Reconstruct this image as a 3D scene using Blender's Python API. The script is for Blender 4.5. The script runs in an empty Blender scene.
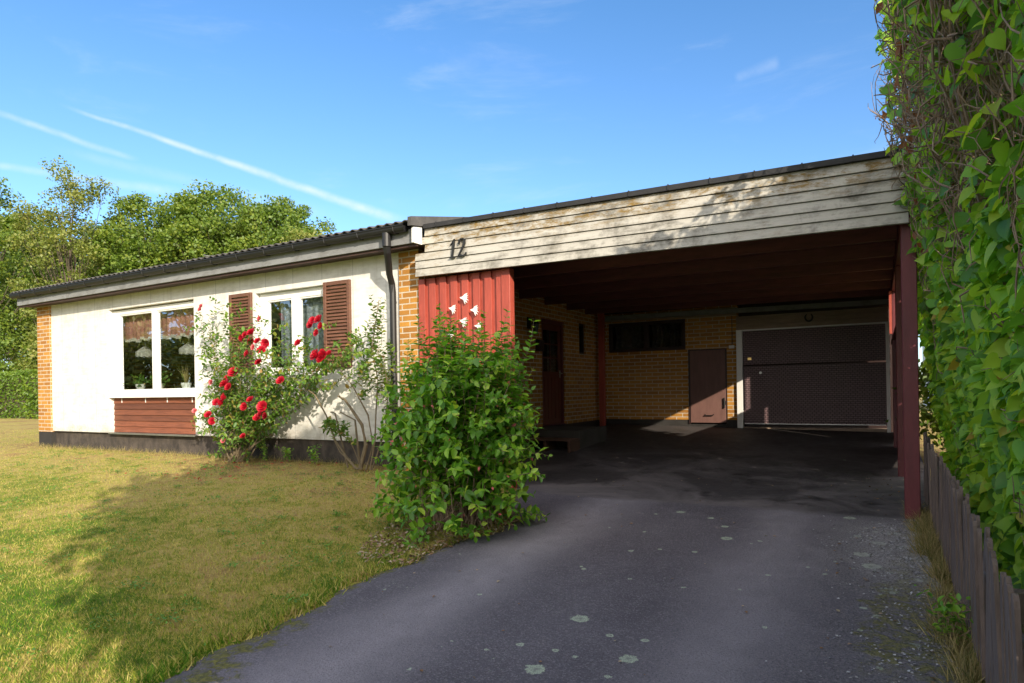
import bpy, math, random
import numpy as np
from mathutils import Vector, Matrix
S = bpy.context.scene
COL = S.collection
C = 1.45                      # eye height: all heights below are written relative to the eye
R = math.radians
# ------------------------------------------------------------------ camera
cam = bpy.data.objects.new('camera', bpy.data.cameras.new('camera'))
COL.objects.link(cam)
cam.data.sensor_width = 36; cam.data.lens = 645/1024*36
cam.data.shift_y = 48.5/1024
cam.data.clip_end = 3000; cam.data.clip_start = .05
cam.matrix_world = Matrix.Translation((0, 0, C)) @ Matrix.Rotation(R(29.64), 4, 'Z') @ Matrix.Rotation(R(90), 4, 'X') @ Matrix.Rotation(-.016, 4, 'Z')
S.camera = cam
# ------------------------------------------------------------------ light
SUN = Vector((1, -.72, .50)).normalized()
EL = math.asin(SUN.z); AZ = math.atan2(SUN.x, SUN.y)
W = bpy.data.worlds.new("World"); S.world = W; W.use_nodes = True
sun = bpy.data.objects.new('sun', bpy.data.lights.new('sun', 'SUN'))
COL.objects.link(sun)
sun.data.energy = 3.75; sun.data.angle = R(.53); sun.data.color = (1, .885, .71)
sun.rotation_euler = SUN.to_track_quat('Z', 'Y').to_euler()
sun.location = (20, -15, 15)
S.view_settings.view_transform = 'Standard'; S.view_settings.look = 'None'
S.view_settings.exposure = 0.93; S.view_settings.gamma = 1
# ------------------------------------------------------------------ node helper
class NT:
    def __init__(s, tree): s.t = tree; s.t.nodes.clear()
    def n(s, typ, ins=None, **kw):
        nd = s.t.nodes.new(typ)
        for k, v in kw.items(): setattr(nd, k, v)
        for k, v in (ins or {}).items():
            sock = nd.inputs[k]
            if isinstance(v, bpy.types.NodeSocket): s.t.links.new(v, sock)
            else: sock.default_value = v
        return nd
    def math(s, op, a, b=0., c=0., clamp=False):
        return s.n('ShaderNodeMath', {0: a, 1: b, 2: c}, operation=op, use_clamp=clamp).outputs[0]
    def vmath(s, op, a, b=(0, 0, 0), out=0):
        return s.n('ShaderNodeVectorMath', {0: a, 1: b}, operation=op).outputs[out]
    def ramp(s, f, stops, interp='LINEAR'):
        r = s.n('ShaderNodeValToRGB', {0: f}); e = r.color_ramp.elements; r.color_ramp.interpolation = interp
        while len(e) > 1: e.remove(e[0])
        e[0].position = stops[0][0]; e[0].color = (*stops[0][1], 1) if len(stops[0][1]) == 3 else stops[0][1]
        for p, c in stops[1:]:
            x = e.new(p); x.color = (*c, 1)
        return r.outputs[0]
    def mix(s, f, a, b, mode='MIX'):
        m = s.n('ShaderNodeMix', data_type='RGBA', blend_type=mode)
        for k, v in ((0, f), (6, a), (7, b)):
            if isinstance(v, bpy.types.NodeSocket): s.t.links.new(v, m.inputs[k])
            else: m.inputs[k].default_value = v if k == 0 or len(v) == 4 else (*v, 1)
        return m.outputs[2]
    def noise(s, vec, scale, detail=4, rough=.6, dist=0.):
        return s.n('ShaderNodeTexNoise', {'Vector': vec, 'Scale': scale, 'Detail': detail, 'Roughness': rough, 'Distortion': dist}).outputs[0]
    def mr(s, v, a, b, c=0., d=1., smooth=False):
        return s.n('ShaderNodeMapRange', {0: v, 1: a, 2: b, 3: c, 4: d}, interpolation_type='SMOOTHSTEP' if smooth else 'LINEAR').outputs[0]

# sky with thin high contrails
w = NT(W.node_tree)
sky = w.n('ShaderNodeTexSky', sky_type='NISHITA', sun_disc=False, sun_elevation=EL, sun_rotation=AZ, air_density=.85, dust_density=.5, ozone_density=3.2, altitude=30)
tc = w.n('ShaderNodeTexCoord').outputs['Generated']
dirn = w.vmath('NORMALIZE', tc)
sep = w.n('ShaderNodeSeparateXYZ', {0: dirn})
def viewdir(px, py):
    x, y = (px-512)/645, (390-py)/645
    return (cam.matrix_world.to_3x3() @ Vector((x, y, -1))).normalized()
total = None
def streak(p, q, w0, w1, strength, seed):
    """thin cloud band along the great circle through two sky directions; width in radians at both ends"""
    global total
    a, b = viewdir(*p), viewdir(*q)
    n = a.cross(b).normalized(); t = n.cross(a).normalized()
    ang = math.atan2(b.dot(t), b.dot(a))
    nz = w.noise(dirn, 22+seed, 4, .65)
    nz2 = w.noise(w.vmath('ADD', dirn, (seed, 0, 0)), 7, 3, .6)
    dn = w.vmath('DOT_PRODUCT', dirn, tuple(n), out=1)
    dn = w.math('ADD', dn, w.math('MULTIPLY', w.math('SUBTRACT', nz2, .5), .012))
    u = w.math('DIVIDE', w.math('ARCTAN2', w.vmath('DOT_PRODUCT', dirn, tuple(t), out=1), w.vmath('DOT_PRODUCT', dirn, tuple(a), out=1)), ang)
    wid = w.math('ADD', w.math('MULTIPLY', u, w1-w0), w0)
    prof = w.mr(w.math('DIVIDE', w.math('ABSOLUTE', dn), w.math('MAXIMUM', wid, .0005)), 0, 1, 1, 0, True)
    ends = w.math('MULTIPLY', w.mr(u, -.05, .12, 0, 1, True), w.mr(u, .9, 1.08, 1, 0, True))
    m = w.math('MULTIPLY', w.math('MULTIPLY', prof, ends), w.mr(nz, .3, .62, .35, 1))
    m = w.math('MULTIPLY', m, strength)
    total = m if total is None else w.math('MAXIMUM', total, m)
streak((75, 110), (400, 220), .004, .011, .60, 1)
streak((-60, 92), (130, 158), .006, .006, .38, 5)
streak((-60, 158), (180, 192), .005, .010, .30, 9)
streak((60, 150), (330, 215), .008, .016, .12, 13)
streak((735, 77), (778, 62), .008, .012, .14, 17)
wisp = w.mr(w.noise(w.n('ShaderNodeMapping', {0: dirn, 3: (1.0, 1.6, 5)}).outputs[0], 3.2, 6, .62, .4), .52, .85, 0, .22, True)
wisp = w.math('MULTIPLY', wisp, w.mr(sep.outputs[2], .02, .25, 0, 1))
total = w.math('MAXIMUM', total, wisp)
skc = w.mix(total, w.mix(1., sky.outputs[0], w.mix(w.mr(sep.outputs[2], .05, .55, 0, 1), (.90, .93, .97), (.60, .88, 1.0)), 'MULTIPLY'), (3.6, 3.9, 4.2, 1))
# bright broken cloud added to the unseen sky behind the viewer for fill light
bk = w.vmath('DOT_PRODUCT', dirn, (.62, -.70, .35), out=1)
fill_veil = w.math('MULTIPLY', w.mr(bk, -.05, .45, 0, 1, True), w.mr(w.noise(w.n('ShaderNodeMapping', {0: dirn, 3: (1, 1, 2.2)}).outputs[0], 2.6, 6, .6, .3), .30, .58, .35, 1, True))
skc = w.mix(fill_veil, skc, (8.2, 7.7, 7.3, 1))
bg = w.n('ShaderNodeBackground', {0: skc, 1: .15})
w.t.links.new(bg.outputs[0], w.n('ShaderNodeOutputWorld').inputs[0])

# ------------------------------------------------------------------ materials
def newmat(name):
    m = bpy.data.materials.new(name); m.use_nodes = True
    return m, NT(m.node_tree)
def finish(t, col, rough=.6, bump=None, bstr=.3, bdist=.01, metal=0., spec=.5, transl=None, extra=None):
    p = t.n('ShaderNodeBsdfPrincipled', {'Roughness': rough, 'Metallic': metal, 'Specular IOR Level': spec})
    if isinstance(col, bpy.types.NodeSocket): t.t.links.new(col, p.inputs['Base Color'])
    else: p.inputs['Base Color'].default_value = (*col, 1)
    if bump is not None:
        b = t.n('ShaderNodeBump', {'Height': bump, 'Strength': bstr, 'Distance': bdist})
        t.t.links.new(b.outputs[0], p.inputs['Normal'])
    out = p.outputs[0]
    if transl:
        tr = t.n('ShaderNodeBsdfTranslucent', {0: transl[0] if isinstance(transl[0], bpy.types.NodeSocket) else (*transl[0], 1)})
        out = t.n('ShaderNodeMixShader', {0: transl[1], 1: out, 2: tr.outputs[0]}).outputs[0]
    o = t.n('ShaderNodeOutputMaterial'); t.t.links.new(out, o.inputs[0])
    return p
def pos(t): return t.n('ShaderNodeNewGeometry').outputs['Position']
def simple(name, c, rough=.6, var=.25, scale=3., stretch=(1, 1, 1), bstr=.15, bscale=60, metal=0., spec=.5, dark=None, dirt=0.):
    m, t = newmat(name)
    v = t.n('ShaderNodeMapping', {0: pos(t), 3: stretch}).outputs[0]
    n1 = t.noise(v, scale, 5, .65); n2 = t.noise(v, bscale, 3, .6)
    lo = tuple(x*(1-var) for x in c) if dark is None else dark; hi = tuple(min(1, x*(1+var*.7)) for x in c)
    col = t.mix(t.mr(n1, .3, .7), lo, hi)
    if dirt:
        col = t.mix(t.math('MULTIPLY', t.mr(t.noise(v, scale*3.1, 6, .7), .5, .75), dirt), col, tuple(x*.35 for x in c))
    finish(t, col, t.mr(n1, 0, 1, rough*.85, min(1, rough*1.15)), n2, bstr, .01, metal, spec)
    return m
def brickmat(name, bump=1.):
    m, t = newmat(name); g = t.n('ShaderNodeNewGeometry')
    p = t.n('ShaderNodeSeparateXYZ', {0: g.outputs['Position']}); nn = t.n('ShaderNodeSeparateXYZ', {0: g.outputs['Normal']})
    f = t.math('GREATER_THAN', t.math('ABSOLUTE', nn.outputs[0]), .5)
    u = t.math('ADD', t.math('MULTIPLY', p.outputs[0], t.math('SUBTRACT', 1., f)), t.math('MULTIPLY', p.outputs[1], f))
    vec = t.n('ShaderNodeCombineXYZ', {0: u, 1: p.outputs[2]}).outputs[0]
    wob = t.noise(vec, 9, 2)
    vec = t.vmath('ADD', vec, t.n('ShaderNodeCombineXYZ', {1: t.math('MULTIPLY', wob, .006)}).outputs[0])
    b = t.n('ShaderNodeTexBrick', {'Vector': vec, 'Scale': 1., 'Brick Width': .25, 'Row Height': .077, 'Mortar Size': .0095, 'Mortar Smooth': .2,
                                   'Color1': (.50, .24, .045, 1), 'Color2': (.30, .125, .028, 1), 'Mortar': (.56, .50, .40, 1), 'Bias': -.1})
    n1 = t.noise(vec, 7, 5, .7); n2 = t.noise(vec, 90, 4, .7)
    col = t.mix(t.mr(n1, .35, .7, 0, .3), b.outputs[0], (.26, .12, .035))
    col = t.mix(t.mr(n2, .5, .8, 0, .35), col, (.60, .36, .12))
    h = t.math('ADD', t.math('MULTIPLY', b.outputs[1], -1.), t.math('MULTIPLY', n2, .5))
    finish(t, col, .85, h, .55*bump, .012, spec=.25)
    return m
def boardmat(name, c, stain, amt, seams=.0, sstep=.6, axis=0, rough=.7, grain=1., moss=0.):
    """painted timber: grain along X, stains, optional moss and vertical seams"""
    m, t = newmat(name); g = pos(t); p = t.n('ShaderNodeSeparateXYZ', {0: g})
    st = (1.2, 1.2, 9) if axis == 0 else (9, 9, 1.0)
    v = t.n('ShaderNodeMapping', {0: g, 3: st}).outputs[0]
    n1 = t.noise(v, 2.2, 6, .7); n3 = t.noise(g, 3.1, 6, .72, .3); n4 = t.noise(v, 22, 4, .7)
    col = t.mix(t.mr(n1, .35, .7, 0, .5), c, tuple(x*.78 for x in c))
    col = t.mix(t.math('MULTIPLY', t.mr(t.math('MULTIPLY', n3, t.math('ADD', n1, .5)), .46, .70), amt), col, stain)
    col = t.mix(t.mr(n4, .55, .8, 0, .35*grain), col, tuple(x*.5 for x in c))
    if moss:
        top = t.mr(p.outputs[2], 3.15, 3.47, 0, 1)
        mm = t.math('MULTIPLY', t.mr(t.noise(t.n('ShaderNodeMapping', {0: g, 3: (.6, 1, 1.6)}).outputs[0], 11, 7, .8), .46, .60), t.mr(t.math('ADD', top, t.math('MULTIPLY', t.noise(g, .9, 2), .9)),   .45, 1.0))
        col = t.mix(t.math('MULTIPLY', mm, moss), col, t.mix(t.noise(g, 14, 3), (.10, .075, .02), (.28, .16, .03)))
    if seams:
        spl = t.math('MULTIPLY', t.mr(t.math('ADD', p.outputs[2], t.math('MULTIPLY', n3, -.5)), .70, .50, 0, 1), t.mr(t.noise(g, 9, 5, .75), .35, .65))
        col = t.mix(t.math('MULTIPLY', spl, .55), col, (.22, .17, .11))
        col = t.mix(t.math('MULTIPLY', t.mr(t.noise(t.n('ShaderNodeMapping', {0: g, 3: (9, 9, .8)}).outputs[0], 1., 5, .7), .52, .72), .30), col, (.42, .38, .31))
    h = n4
    if seams:
        fr = t.math('FRACT', t.math('DIVIDE', t.math('ADD', p.outputs[axis], 100.), sstep))
        ln = t.math('GREATER_THAN', t.math('ABSOLUTE', t.math('SUBTRACT', fr, .5)), .5-.004/sstep)
        col = t.mix(t.math('MULTIPLY', ln, seams), col, tuple(x*.35 for x in c))
        h = t.math('SUBTRACT', n4, t.math('MULTIPLY', ln, 2.))
    finish(t, col, rough, h, .25, .006, spec=.3)
    return m
MAT = {}
MAT['brick'] = brickmat('yellow brick')
MAT['white_wall'] = boardmat('white sheet cladding', (.74, .725, .685), (.45, .42, .37), .5, .7, .6)
MAT['white_paint'] = simple('white paint', (.80, .79, .76), .45, .06, 4, bstr=.05)
MAT['grey_board'] = boardmat('grey eaves board', (.25, .255, .26), (.14, .135, .13), .7)
MAT['old_board'] = boardmat('weathered white boards', (.46, .44, .395), (.14, .13, .11), 1., rough=.75, grain=1.5, moss=.95)
MAT['plinth'] = simple('stained concrete plinth', (.085, .068, .054), .85, .4, 3.2, (1.6, 1, 1), bstr=.6, bscale=30, dark=(.018, .015, .014), dirt=.9)
MAT['black_plinth'] = simple('black painted plinth', (.03, .027, .025), .7, .4, 3, bstr=.2)
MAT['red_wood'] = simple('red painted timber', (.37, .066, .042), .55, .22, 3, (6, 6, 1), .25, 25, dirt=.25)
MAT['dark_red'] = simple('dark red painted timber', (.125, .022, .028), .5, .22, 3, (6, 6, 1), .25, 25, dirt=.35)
MAT['shutter'] = simple('brown stained shutter', (.15, .066, .038), .6, .35, 5, (1, 1, 5), .2, 40)
MAT['ceiling'] = simple('dark ceiling boards', (.16, .052, .050), .7, .3, 3, (1, 6, 6), .2, 40)
MAT['soffit'] = simple('brown soffit', (.055, .027, .020), .7, .3, 4, (1, 5, 5), .2, 40)
MAT['felt'] = simple('black roofing felt', (.022, .022, .024), .8, .4, 6, bstr=.4, bscale=120)
MAT['gutter'] = simple('black gutter paint', (.014, .014, .015), .5, .3, 4, bstr=.05)
MAT['eternit'] = simple('corrugated cement roof', (.085, .08, .075), .85, .4, 5, bstr=.4, bscale=60, dirt=.5)
MAT['hatch'] = simple('brown plywood hatch', (.17, .085, .070), .6, .2, 3, (5, 5, 1), .1, 40)
MAT['door'] = simple('red brown door', (.12, .022, .014), .4, .25, 4, (6, 6, 1), .1, 40)
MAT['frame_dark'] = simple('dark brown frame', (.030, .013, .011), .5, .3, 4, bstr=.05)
MAT['black'] = simple('black iron', (.012, .012, .012), .45, .2, 8, bstr=.1)
MAT['brass'] = simple('brass', (.62, .42, .16), .3, .1, 8, metal=1., bstr=.02)
MAT['steel'] = simple('grey steel', (.45, .45, .44), .4, .15, 8, metal=.9, bstr=.02)
MAT['lining'] = simple('pale header boards', (.30, .22, .16), .65, .25, 3, (1, 6, 8), .15, 40, dirt=.4)
MAT['concrete'] = simple('grey concrete', (.055, .052, .048), .9, .3, 3, bstr=.4, bscale=50)
MAT['pallet'] = simple('brown stained wood', (.10, .052, .035), .7, .35, 4, (1, 5, 5), .3, 30)
MAT['picket'] = simple('weathered brown picket', (.15, .112, .096), .8, .4, 4, (7, 7, 1), .4, 22, dirt=.4)
MAT['bark'] = simple('bark', (.11, .085, .06), .9, .4, 6, (3, 3, 1), .6, 20)
MAT['twig'] = simple('pale brown twig', (.27, .19, .13), .85, .4, 9, (1, 1, 1), .4, 40)
MAT['rose_stem'] = simple('rose stem', (.17, .13, .075), .8, .35, 9, bstr=.3)
MAT['room'] = simple('room walls', (.30, .24, .18), .9, .1, 1, bstr=0)
MAT['pot'] = simple('white flower pot', (.75, .73, .68), .3, .05, 5, bstr=0)
MAT['antenna'] = simple('aluminium antenna', (.55, .55, .55), .4, .1, 5, metal=.6, bstr=0)
MAT['far_wall'] = simple('pale render', (.70, .68, .64), .8, .1, 1, bstr=.1)
MAT['tile_red'] = simple('orange roof tiles', (.42, .14, .06), .8, .25, 8, bstr=.3, bscale=18)
# glass
def glassmat(name, tint=(.9, .93, .92), refl=1.):
    m, t = newmat(name)
    gg = t.n('ShaderNodeNewGeometry')
    cs_ = t.math('ABSOLUTE', t.vmath('DOT_PRODUCT', gg.outputs['Incoming'], gg.outputs['Normal'], out=1))
    f = t.math('ADD', .06, t.math('MULTIPLY', .94, t.math('POWER', t.math('SUBTRACT', 1., cs_), 5.)))
    f = t.math('MULTIPLY', t.math('MULTIPLY', f, refl, clamp=True), t.math('SUBTRACT', 1., gg.outputs['Backfacing']))
    g = t.n('ShaderNodeBsdfGlossy', {'Color': (.95, .97, 1, 1), 'Roughness': .004}).outputs[0]
    nb = t.n('ShaderNodeBump', {'Height': t.noise(pos(t), 1.6, 1), 'Strength': .04, 'Distance': .05}).outputs[0]
    t.t.links.new(nb, g.node.inputs['Normal'])
    tr = t.n('ShaderNodeBsdfTransparent', {0: (*tint, 1)}).outputs[0]
    o = t.n('ShaderNodeMixShader', {0: f, 1: tr, 2: g}).outputs[0]
    t.t.links.new(o, t.n('ShaderNodeOutputMaterial').inputs[0]); return m
MAT['glass'] = glassmat('window glass', refl=4.2)
MAT['glass_dark'] = glassmat('shaded glass', (.6, .6, .6))
# curtains
def cloth(name, c, c2, tr=.4, holes=0.):
    m, t = newmat(name); g = pos(t)
    col = t.mix(t.mr(t.noise(g, 25, 4), .35, .65), c, c2)
    p = t.n('ShaderNodeBsdfPrincipled', {'Base Color': col, 'Roughness': .9})
    tl = t.n('ShaderNodeBsdfTranslucent', {0: col})
    o = t.n('ShaderNodeMixShader', {0: tr, 1: p.outputs[0], 2: tl.outputs[0]}).outputs[0]
    if holes:
        h = t.math('MULTIPLY', t.mr(t.n('ShaderNodeTexVoronoi', {'Vector': g, 'Scale': 16.}).outputs[0], .28, .5), holes)
        o = t.n('ShaderNodeMixShader', {0: h, 1: o, 2: t.n('ShaderNodeBsdfTransparent').outputs[0]}).outputs[0]
    t.t.links.new(o, t.n('ShaderNodeOutputMaterial').inputs[0]); return m
MAT['pink_cloth'] = cloth('dusty pink curtain', (.78, .40, .34), (.62, .28, .25))
MAT['lace'] = cloth('white lace', (.82, .80, .74), (.70, .68, .62), .4, .35)
MAT['lace_net'] = cloth('pale net curtain', (.66, .70, .76), (.46, .52, .62), .35, .45)
# leaves
def leafmat(name, stops, tc, tr=.3, rough=.45, patch=None, spec=.5):
    m, t = newmat(name); g = t.n('ShaderNodeNewGeometry')
    r = g.outputs['Random Per Island']
    if patch:
        r = t.math('ADD', t.math('MULTIPLY', r, .6), t.math('MULTIPLY', t.mr(t.noise(g.outputs['Position'], patch, 3), .3, .7), .4))
    c = t.ramp(r, stops)
    cc = t.mix(1., c, tc, 'MULTIPLY')
    finish(t, c, rough, None, spec=spec, transl=(cc, tr))
    return m
MAT['hedge_leaf'] = leafmat('hedge leaf', [(0, (.06, .17, .025)), (.4, (.16, .37, .032)), (.75, (.31, .52, .045)), (.985, (.34, .46, .04)), (1, (.42, .26, .04))], (2.4, 2.0, 1.0), .42, .5)
MAT['dead_leaf'] = leafmat('brown leaf', [(0, (.30, .10, .03)), (.5, (.20, .08, .04)), (1, (.40, .18, .06))], (1.4, 1.1, 1.), .25, .7)
MAT['bush_leaf'] = leafmat('bush leaf', [(0, (.06, .17, .016)), (.5, (.13, .31, .025)), (.85, (.24, .42, .035)), (1, (.38, .50, .06))], (2., 2., 1.), .3, .42)
MAT['clover'] = leafmat('clover leaf', [(0, (.05, .15, .015)), (1, (.13, .30, .03))], (1.5, 1.6, 1.), .25, .5)
MAT['rose_leaf'] = leafmat('rose leaf', [(0, (.06, .14, .02)), (.5, (.11, .22, .03)), (.88, (.20, .28, .04)), (1, (.30, .18, .05))], (1.7, 1.7, 1.), .3, .45)
MAT['tree_leaf'] = leafmat('tree leaf', [(0, (.055, .11, .014)), (.5, (.12, .19, .02)), (1, (.23, .26, .03))], (1.6, 1.7, .9), .3, .5, .35)
MAT['tree_leaf_light'] = leafmat('light tree leaf', [(0, (.09, .13, .022)), (.5, (.16, .20, .03)), (1, (.27, .26, .06))], (1.5, 1.5, .9), .3, .5, .6)
MAT['tree_leaf_dark'] = leafmat('dark tree leaf', [(0, (.02, .05, .010)), (.6, (.045, .09, .015)), (1, (.09, .13, .02))], (1.5, 1.6, .9), .25, .5, .5)
MAT['clipped_leaf'] = leafmat('clipped hedge leaf', [(0, (.05, .12, .01)), (.5, (.11, .19, .015)), (1, (.2, .26, .02))], (1.6, 1.6, .8), .3, .5, .8)
MAT['petal_red'] = leafmat('red petal', [(0, (.34, .004, .018)), (1, (.60, .010, .035))], (1.3, 1., 1.), .3, .5)
MAT['petal_pink'] = leafmat('pink petal', [(0, (.66, .10, .13)), (1, (.75, .25, .25))], (1.2, 1., 1.), .3, .5)

# ------------------------------------------------------------------ terrain
def sm(a, b, x):
    t = np.clip((x-a)/(b-a), 0, 1); return t*t*(3-2*t)
def ground(x, y):
    x = np.asarray(x, float); y = np.asarray(y, float)
    rp = np.interp(y, [-40, 0, 6.7, 9.06, 10.8, 13.2, 14], [-1.75, -1.45, -1.21, -1.13, -1.04, -.86, -.86])
    lp = np.interp(y, [-40, 0, 6.7, 9.6, 13.2, 14], [-1.75, -1.45, -1.21, -.95, -.78, -.78])
    g = rp+(lp-rp)*np.clip(-x/5, 0, 1)
    lawn = np.interp(y, [-60, 0, 6.6, 60], [-2.0, -1.40, -1.0, -.9])
    s = sm(-2.9, -6.5, x)
    s = np.where(y > 7.2, sm(-5.15, -5.3, x), s)
    g = g+(lawn-g)*s
    far = sm(22, 60, np.abs(x))*.0
    return g+far
def edge_x(y):            # left edge of the driveway
    return np.interp(y, [-30, 0, 1.8, 2.6, 3.4, 4.3, 5.0, 5.6, 6.4, 7.0], [-4.5, -3.15, -3.08, -3.14, -3.22, -3.22, -3.05, -3.25, -3.7, -3.95]) + .03*np.sin(y*5.1)+.02*np.sin(y*13+1)

def mesh_np(name, V, F, sizes=None):
    """V (n,3); F flat loop vertex indices with sizes per face"""
    me = bpy.data.meshes.new(name)
    V = np.asarray(V, np.float32).reshape(-1, 3); F = np.asarray(F, np.int32).ravel()
    sizes = np.asarray(sizes, np.int32)
    me.vertices.add(len(V)); me.vertices.foreach_set('co', V.ravel())
    me.loops.add(len(F)); me.loops.foreach_set('vertex_index', F)
    me.polygons.add(len(sizes)); st = np.concatenate([[0], np.cumsum(sizes)[:-1]]).astype(np.int32)
    me.polygons.foreach_set('loop_start', st); me.polygons.foreach_set('loop_total', sizes)
    me.update(calc_edges=True); me.validate()
    return me
def link(name, me, mat=None, parent=None, loc=None, smooth=False):
    o = bpy.data.objects.new(name, me); COL.objects.link(o)
    if mat: me.materials.append(mat)
    if smooth: me.polygons.foreach_set('use_smooth', [True]*len(me.polygons))
    if loc is not None: o.location = loc
    if parent: o.parent = parent
    return o
def tag(o, label=None, cat=None, group=None, kind=None):
    for k, v in (('label', label), ('category', cat), ('group', group), ('kind', kind)):
        if v: o[k] = v
    return o
def empty(name, loc, label, cat, group=None):
    """loc is eye-relative in z"""
    o = bpy.data.objects.new(name, None); COL.objects.link(o); o.empty_display_size = .1
    o.location = (loc[0], loc[1], loc[2]+C)
    return tag(o, label, cat, group)
class MB:
    def __init__(s): s.v = []; s.f = []; s.n = 0
    def add(s, V, F):
        s.v += [tuple(p) for p in V]; s.f += [tuple(i+s.n for i in f) for f in F]; s.n += len(V); return s
    def box(s, x0, x1, y0, y1, z0, z1, kz=0.):
        V = [(x, y, z+kz*(x+2.5)) for z in (z0, z1) for y in (y0, y1) for x in (x0, x1)]
        return s.add(V, [(0, 2, 3, 1), (4, 5, 7, 6), (0, 1, 5, 4), (2, 6, 7, 3), (0, 4, 6, 2), (1, 3, 7, 5)])
    def prism(s, poly, axis, a, b):
        """poly in the two other axes, extruded along axis from a to b"""
        n = len(poly)
        def mk(p, t): return {0: (t, p[0], p[1]), 1: (p[0], t, p[1]), 2: (p[0], p[1], t)}[axis]
        V = [mk(p, a) for p in poly]+[mk(p, b) for p in poly]
        F = [tuple(range(n))[::-1], tuple(range(n, 2*n))]+[(i, (i+1) % n, (i+1) % n+n, i+n) for i in range(n)]
        return s.add(V, F)
    def tube(s, pts, rad, n=7, cap=True):
        pts = [Vector(p) for p in pts]
        if not hasattr(rad, '__len__'): rad = [rad]*len(pts)
        V = []; ref = Vector((0, 0, 1))
        for i, p in enumerate(pts):
            d = (pts[min(i+1, len(pts)-1)]-pts[max(i-1, 0)])
            d = d.normalized() if d.length > 1e-9 else Vector((0, 0, 1))
            a = d.cross(ref if abs(d.dot(ref)) < .95 else Vector((0, 1, 0))).normalized(); b = d.cross(a)
            V += [p+(a*math.cos(2*math.pi*k/n)+b*math.sin(2*math.pi*k/n))*rad[i] for k in range(n)]
        F = [(i*n+k, i*n+(k+1) % n, (i+1)*n+(k+1) % n, (i+1)*n+k) for i in range(len(pts)-1) for k in range(n)]
        if cap: F += [tuple(range(n))[::-1], tuple((len(pts)-1)*n+k for k in range(n))]
        return s.add(V, F)
    def build(s, name, mat, parent=None, bevel=0., smooth=False, label=None):
        V = np.array([tuple(p) for p in s.v], float); V[:, 2] += C
        if parent is not None: o0 = np.array(parent_world(parent))
        else: o0 = np.array([(V[:, 0].min()+V[:, 0].max())/2, (V[:, 1].min()+V[:, 1].max())/2, V[:, 2].min()])
        me = bpy.data.meshes.new(name); me.from_pydata((V-o0).tolist(), [], s.f); me.update()
        import bmesh
        bm = bmesh.new(); bm.from_mesh(me); bmesh.ops.recalc_face_normals(bm, faces=bm.faces)
        if bevel:
            try: bmesh.ops.bevel(bm, geom=list(bm.edges), offset=bevel, segments=1, affect='EDGES', clamp_overlap=True)
            except Exception: pass
        bm.to_mesh(me); bm.free()
        o = link(name, me, MAT[mat] if isinstance(mat, str) else mat, parent, None if parent is not None else o0, smooth)
        if label: o['label'] = label
        return o
def parent_world(p):
    l = Vector(p.location)
    while p.parent: p = p.parent; l = l+Vector(p.location)
    return l
def copytree(o, parent=None, loc=None):
    c = o.copy(); COL.objects.link(c)
    if parent: c.parent = parent
    if loc is not None: c.location = loc
    for ch in [x for x in COL.objects if x.parent == o]: copytree(ch, c)
    return c

def grid(name, xs, ys, zf, mat, attr=None):
    X, Y = np.meshgrid(xs, ys); Z = zf(X, Y)+C
    V = np.stack([X, Y, Z], -1).reshape(-1, 3); nx, ny = len(xs), len(ys)
    i = np.arange(nx*ny).reshape(ny, nx)
    F = np.stack([i[:-1, :-1], i[:-1, 1:], i[1:, 1:], i[1:, :-1]], -1).reshape(-1, 4)
    me = mesh_np(name, V, F, [4]*len(F))
    if attr:
        a = me.attributes.new('edge', 'FLOAT', 'POINT'); a.data.foreach_set('value', attr(V).astype(np.float32))
    return link(name, me, mat, smooth=True)
# lawn colour shared by the ground sheet and the blades
def lawn_color(t, p, rnd=None):
    n1 = t.noise(p, .55, 5, .65, .3); n2 = t.noise(p, 4.5, 6, .78, .5); n3 = t.noise(p, 26, 3, .6)
    sp = t.n('ShaderNodeSeparateXYZ', {0: p})
    # drier towards the house and the bush, greener near the drive edge
    dry = t.mr(sp.outputs[1], 2.2, 6.2, -.16, .16)
    f = t.math('ADD', t.math('ADD', t.math('ADD', t.math('MULTIPLY', n1, 1.0), -.225), t.math('MULTIPLY', t.math('SUBTRACT', n2, .28), 1.35)), dry)
    if rnd is not None: f = t.math('ADD', f, t.math('MULTIPLY', t.math('SUBTRACT', rnd, .5), .75))
    else: f = t.math('ADD', f, t.math('MULTIPLY', t.math('SUBTRACT', n3, .5), .4))
    return t.ramp(f, [(.20, (.07, .18, .014)), (.38, (.18, .28, .025)), (.52, (.40, .39, .065)), (.68, (.62, .52, .18)), (.88, (.36, .24, .11))])
m, t = newmat('lawn soil and thatch'); p_ = pos(t)
c = t.mix(.45, lawn_color(t, p_), (.13, .09, .045)); finish(t, c, .95, t.noise(p_, 60, 5, .8), .8, .03, spec=.1); MAT['lawn'] = m
m, t = newmat('grass blades'); g_ = t.n('ShaderNodeNewGeometry')
c = lawn_color(t, g_.outputs['Position'], g_.outputs['Random Per Island'])
finish(t, c, .7, None, spec=.15, transl=(t.mix(1., c, (1.3, 1.3, .9), 'MULTIPLY'), .35)); MAT['grass'] = m
m, t = newmat('dry straw grass'); g_ = t.n('ShaderNodeNewGeometry')
c = t.ramp(g_.outputs['Random Per Island'], [(0, (.10, .14, .03)), (.4, (.30, .24, .09)), (1, (.50, .40, .20))])
finish(t, c, .8, None, spec=.15, transl=(c, .3)); MAT['straw'] = m
m, t = newmat('pale leaf litter'); g_ = t.n('ShaderNodeNewGeometry')
c = t.ramp(g_.outputs['Random Per Island'], [(0, (.14, .08, .045)), (.4, (.26, .17, .10)), (.8, (.40, .33, .25)), (1, (.12, .13, .05))])
finish(t, c, .9, None, spec=.1, transl=(c, .1)); MAT['litter'] = m
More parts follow.
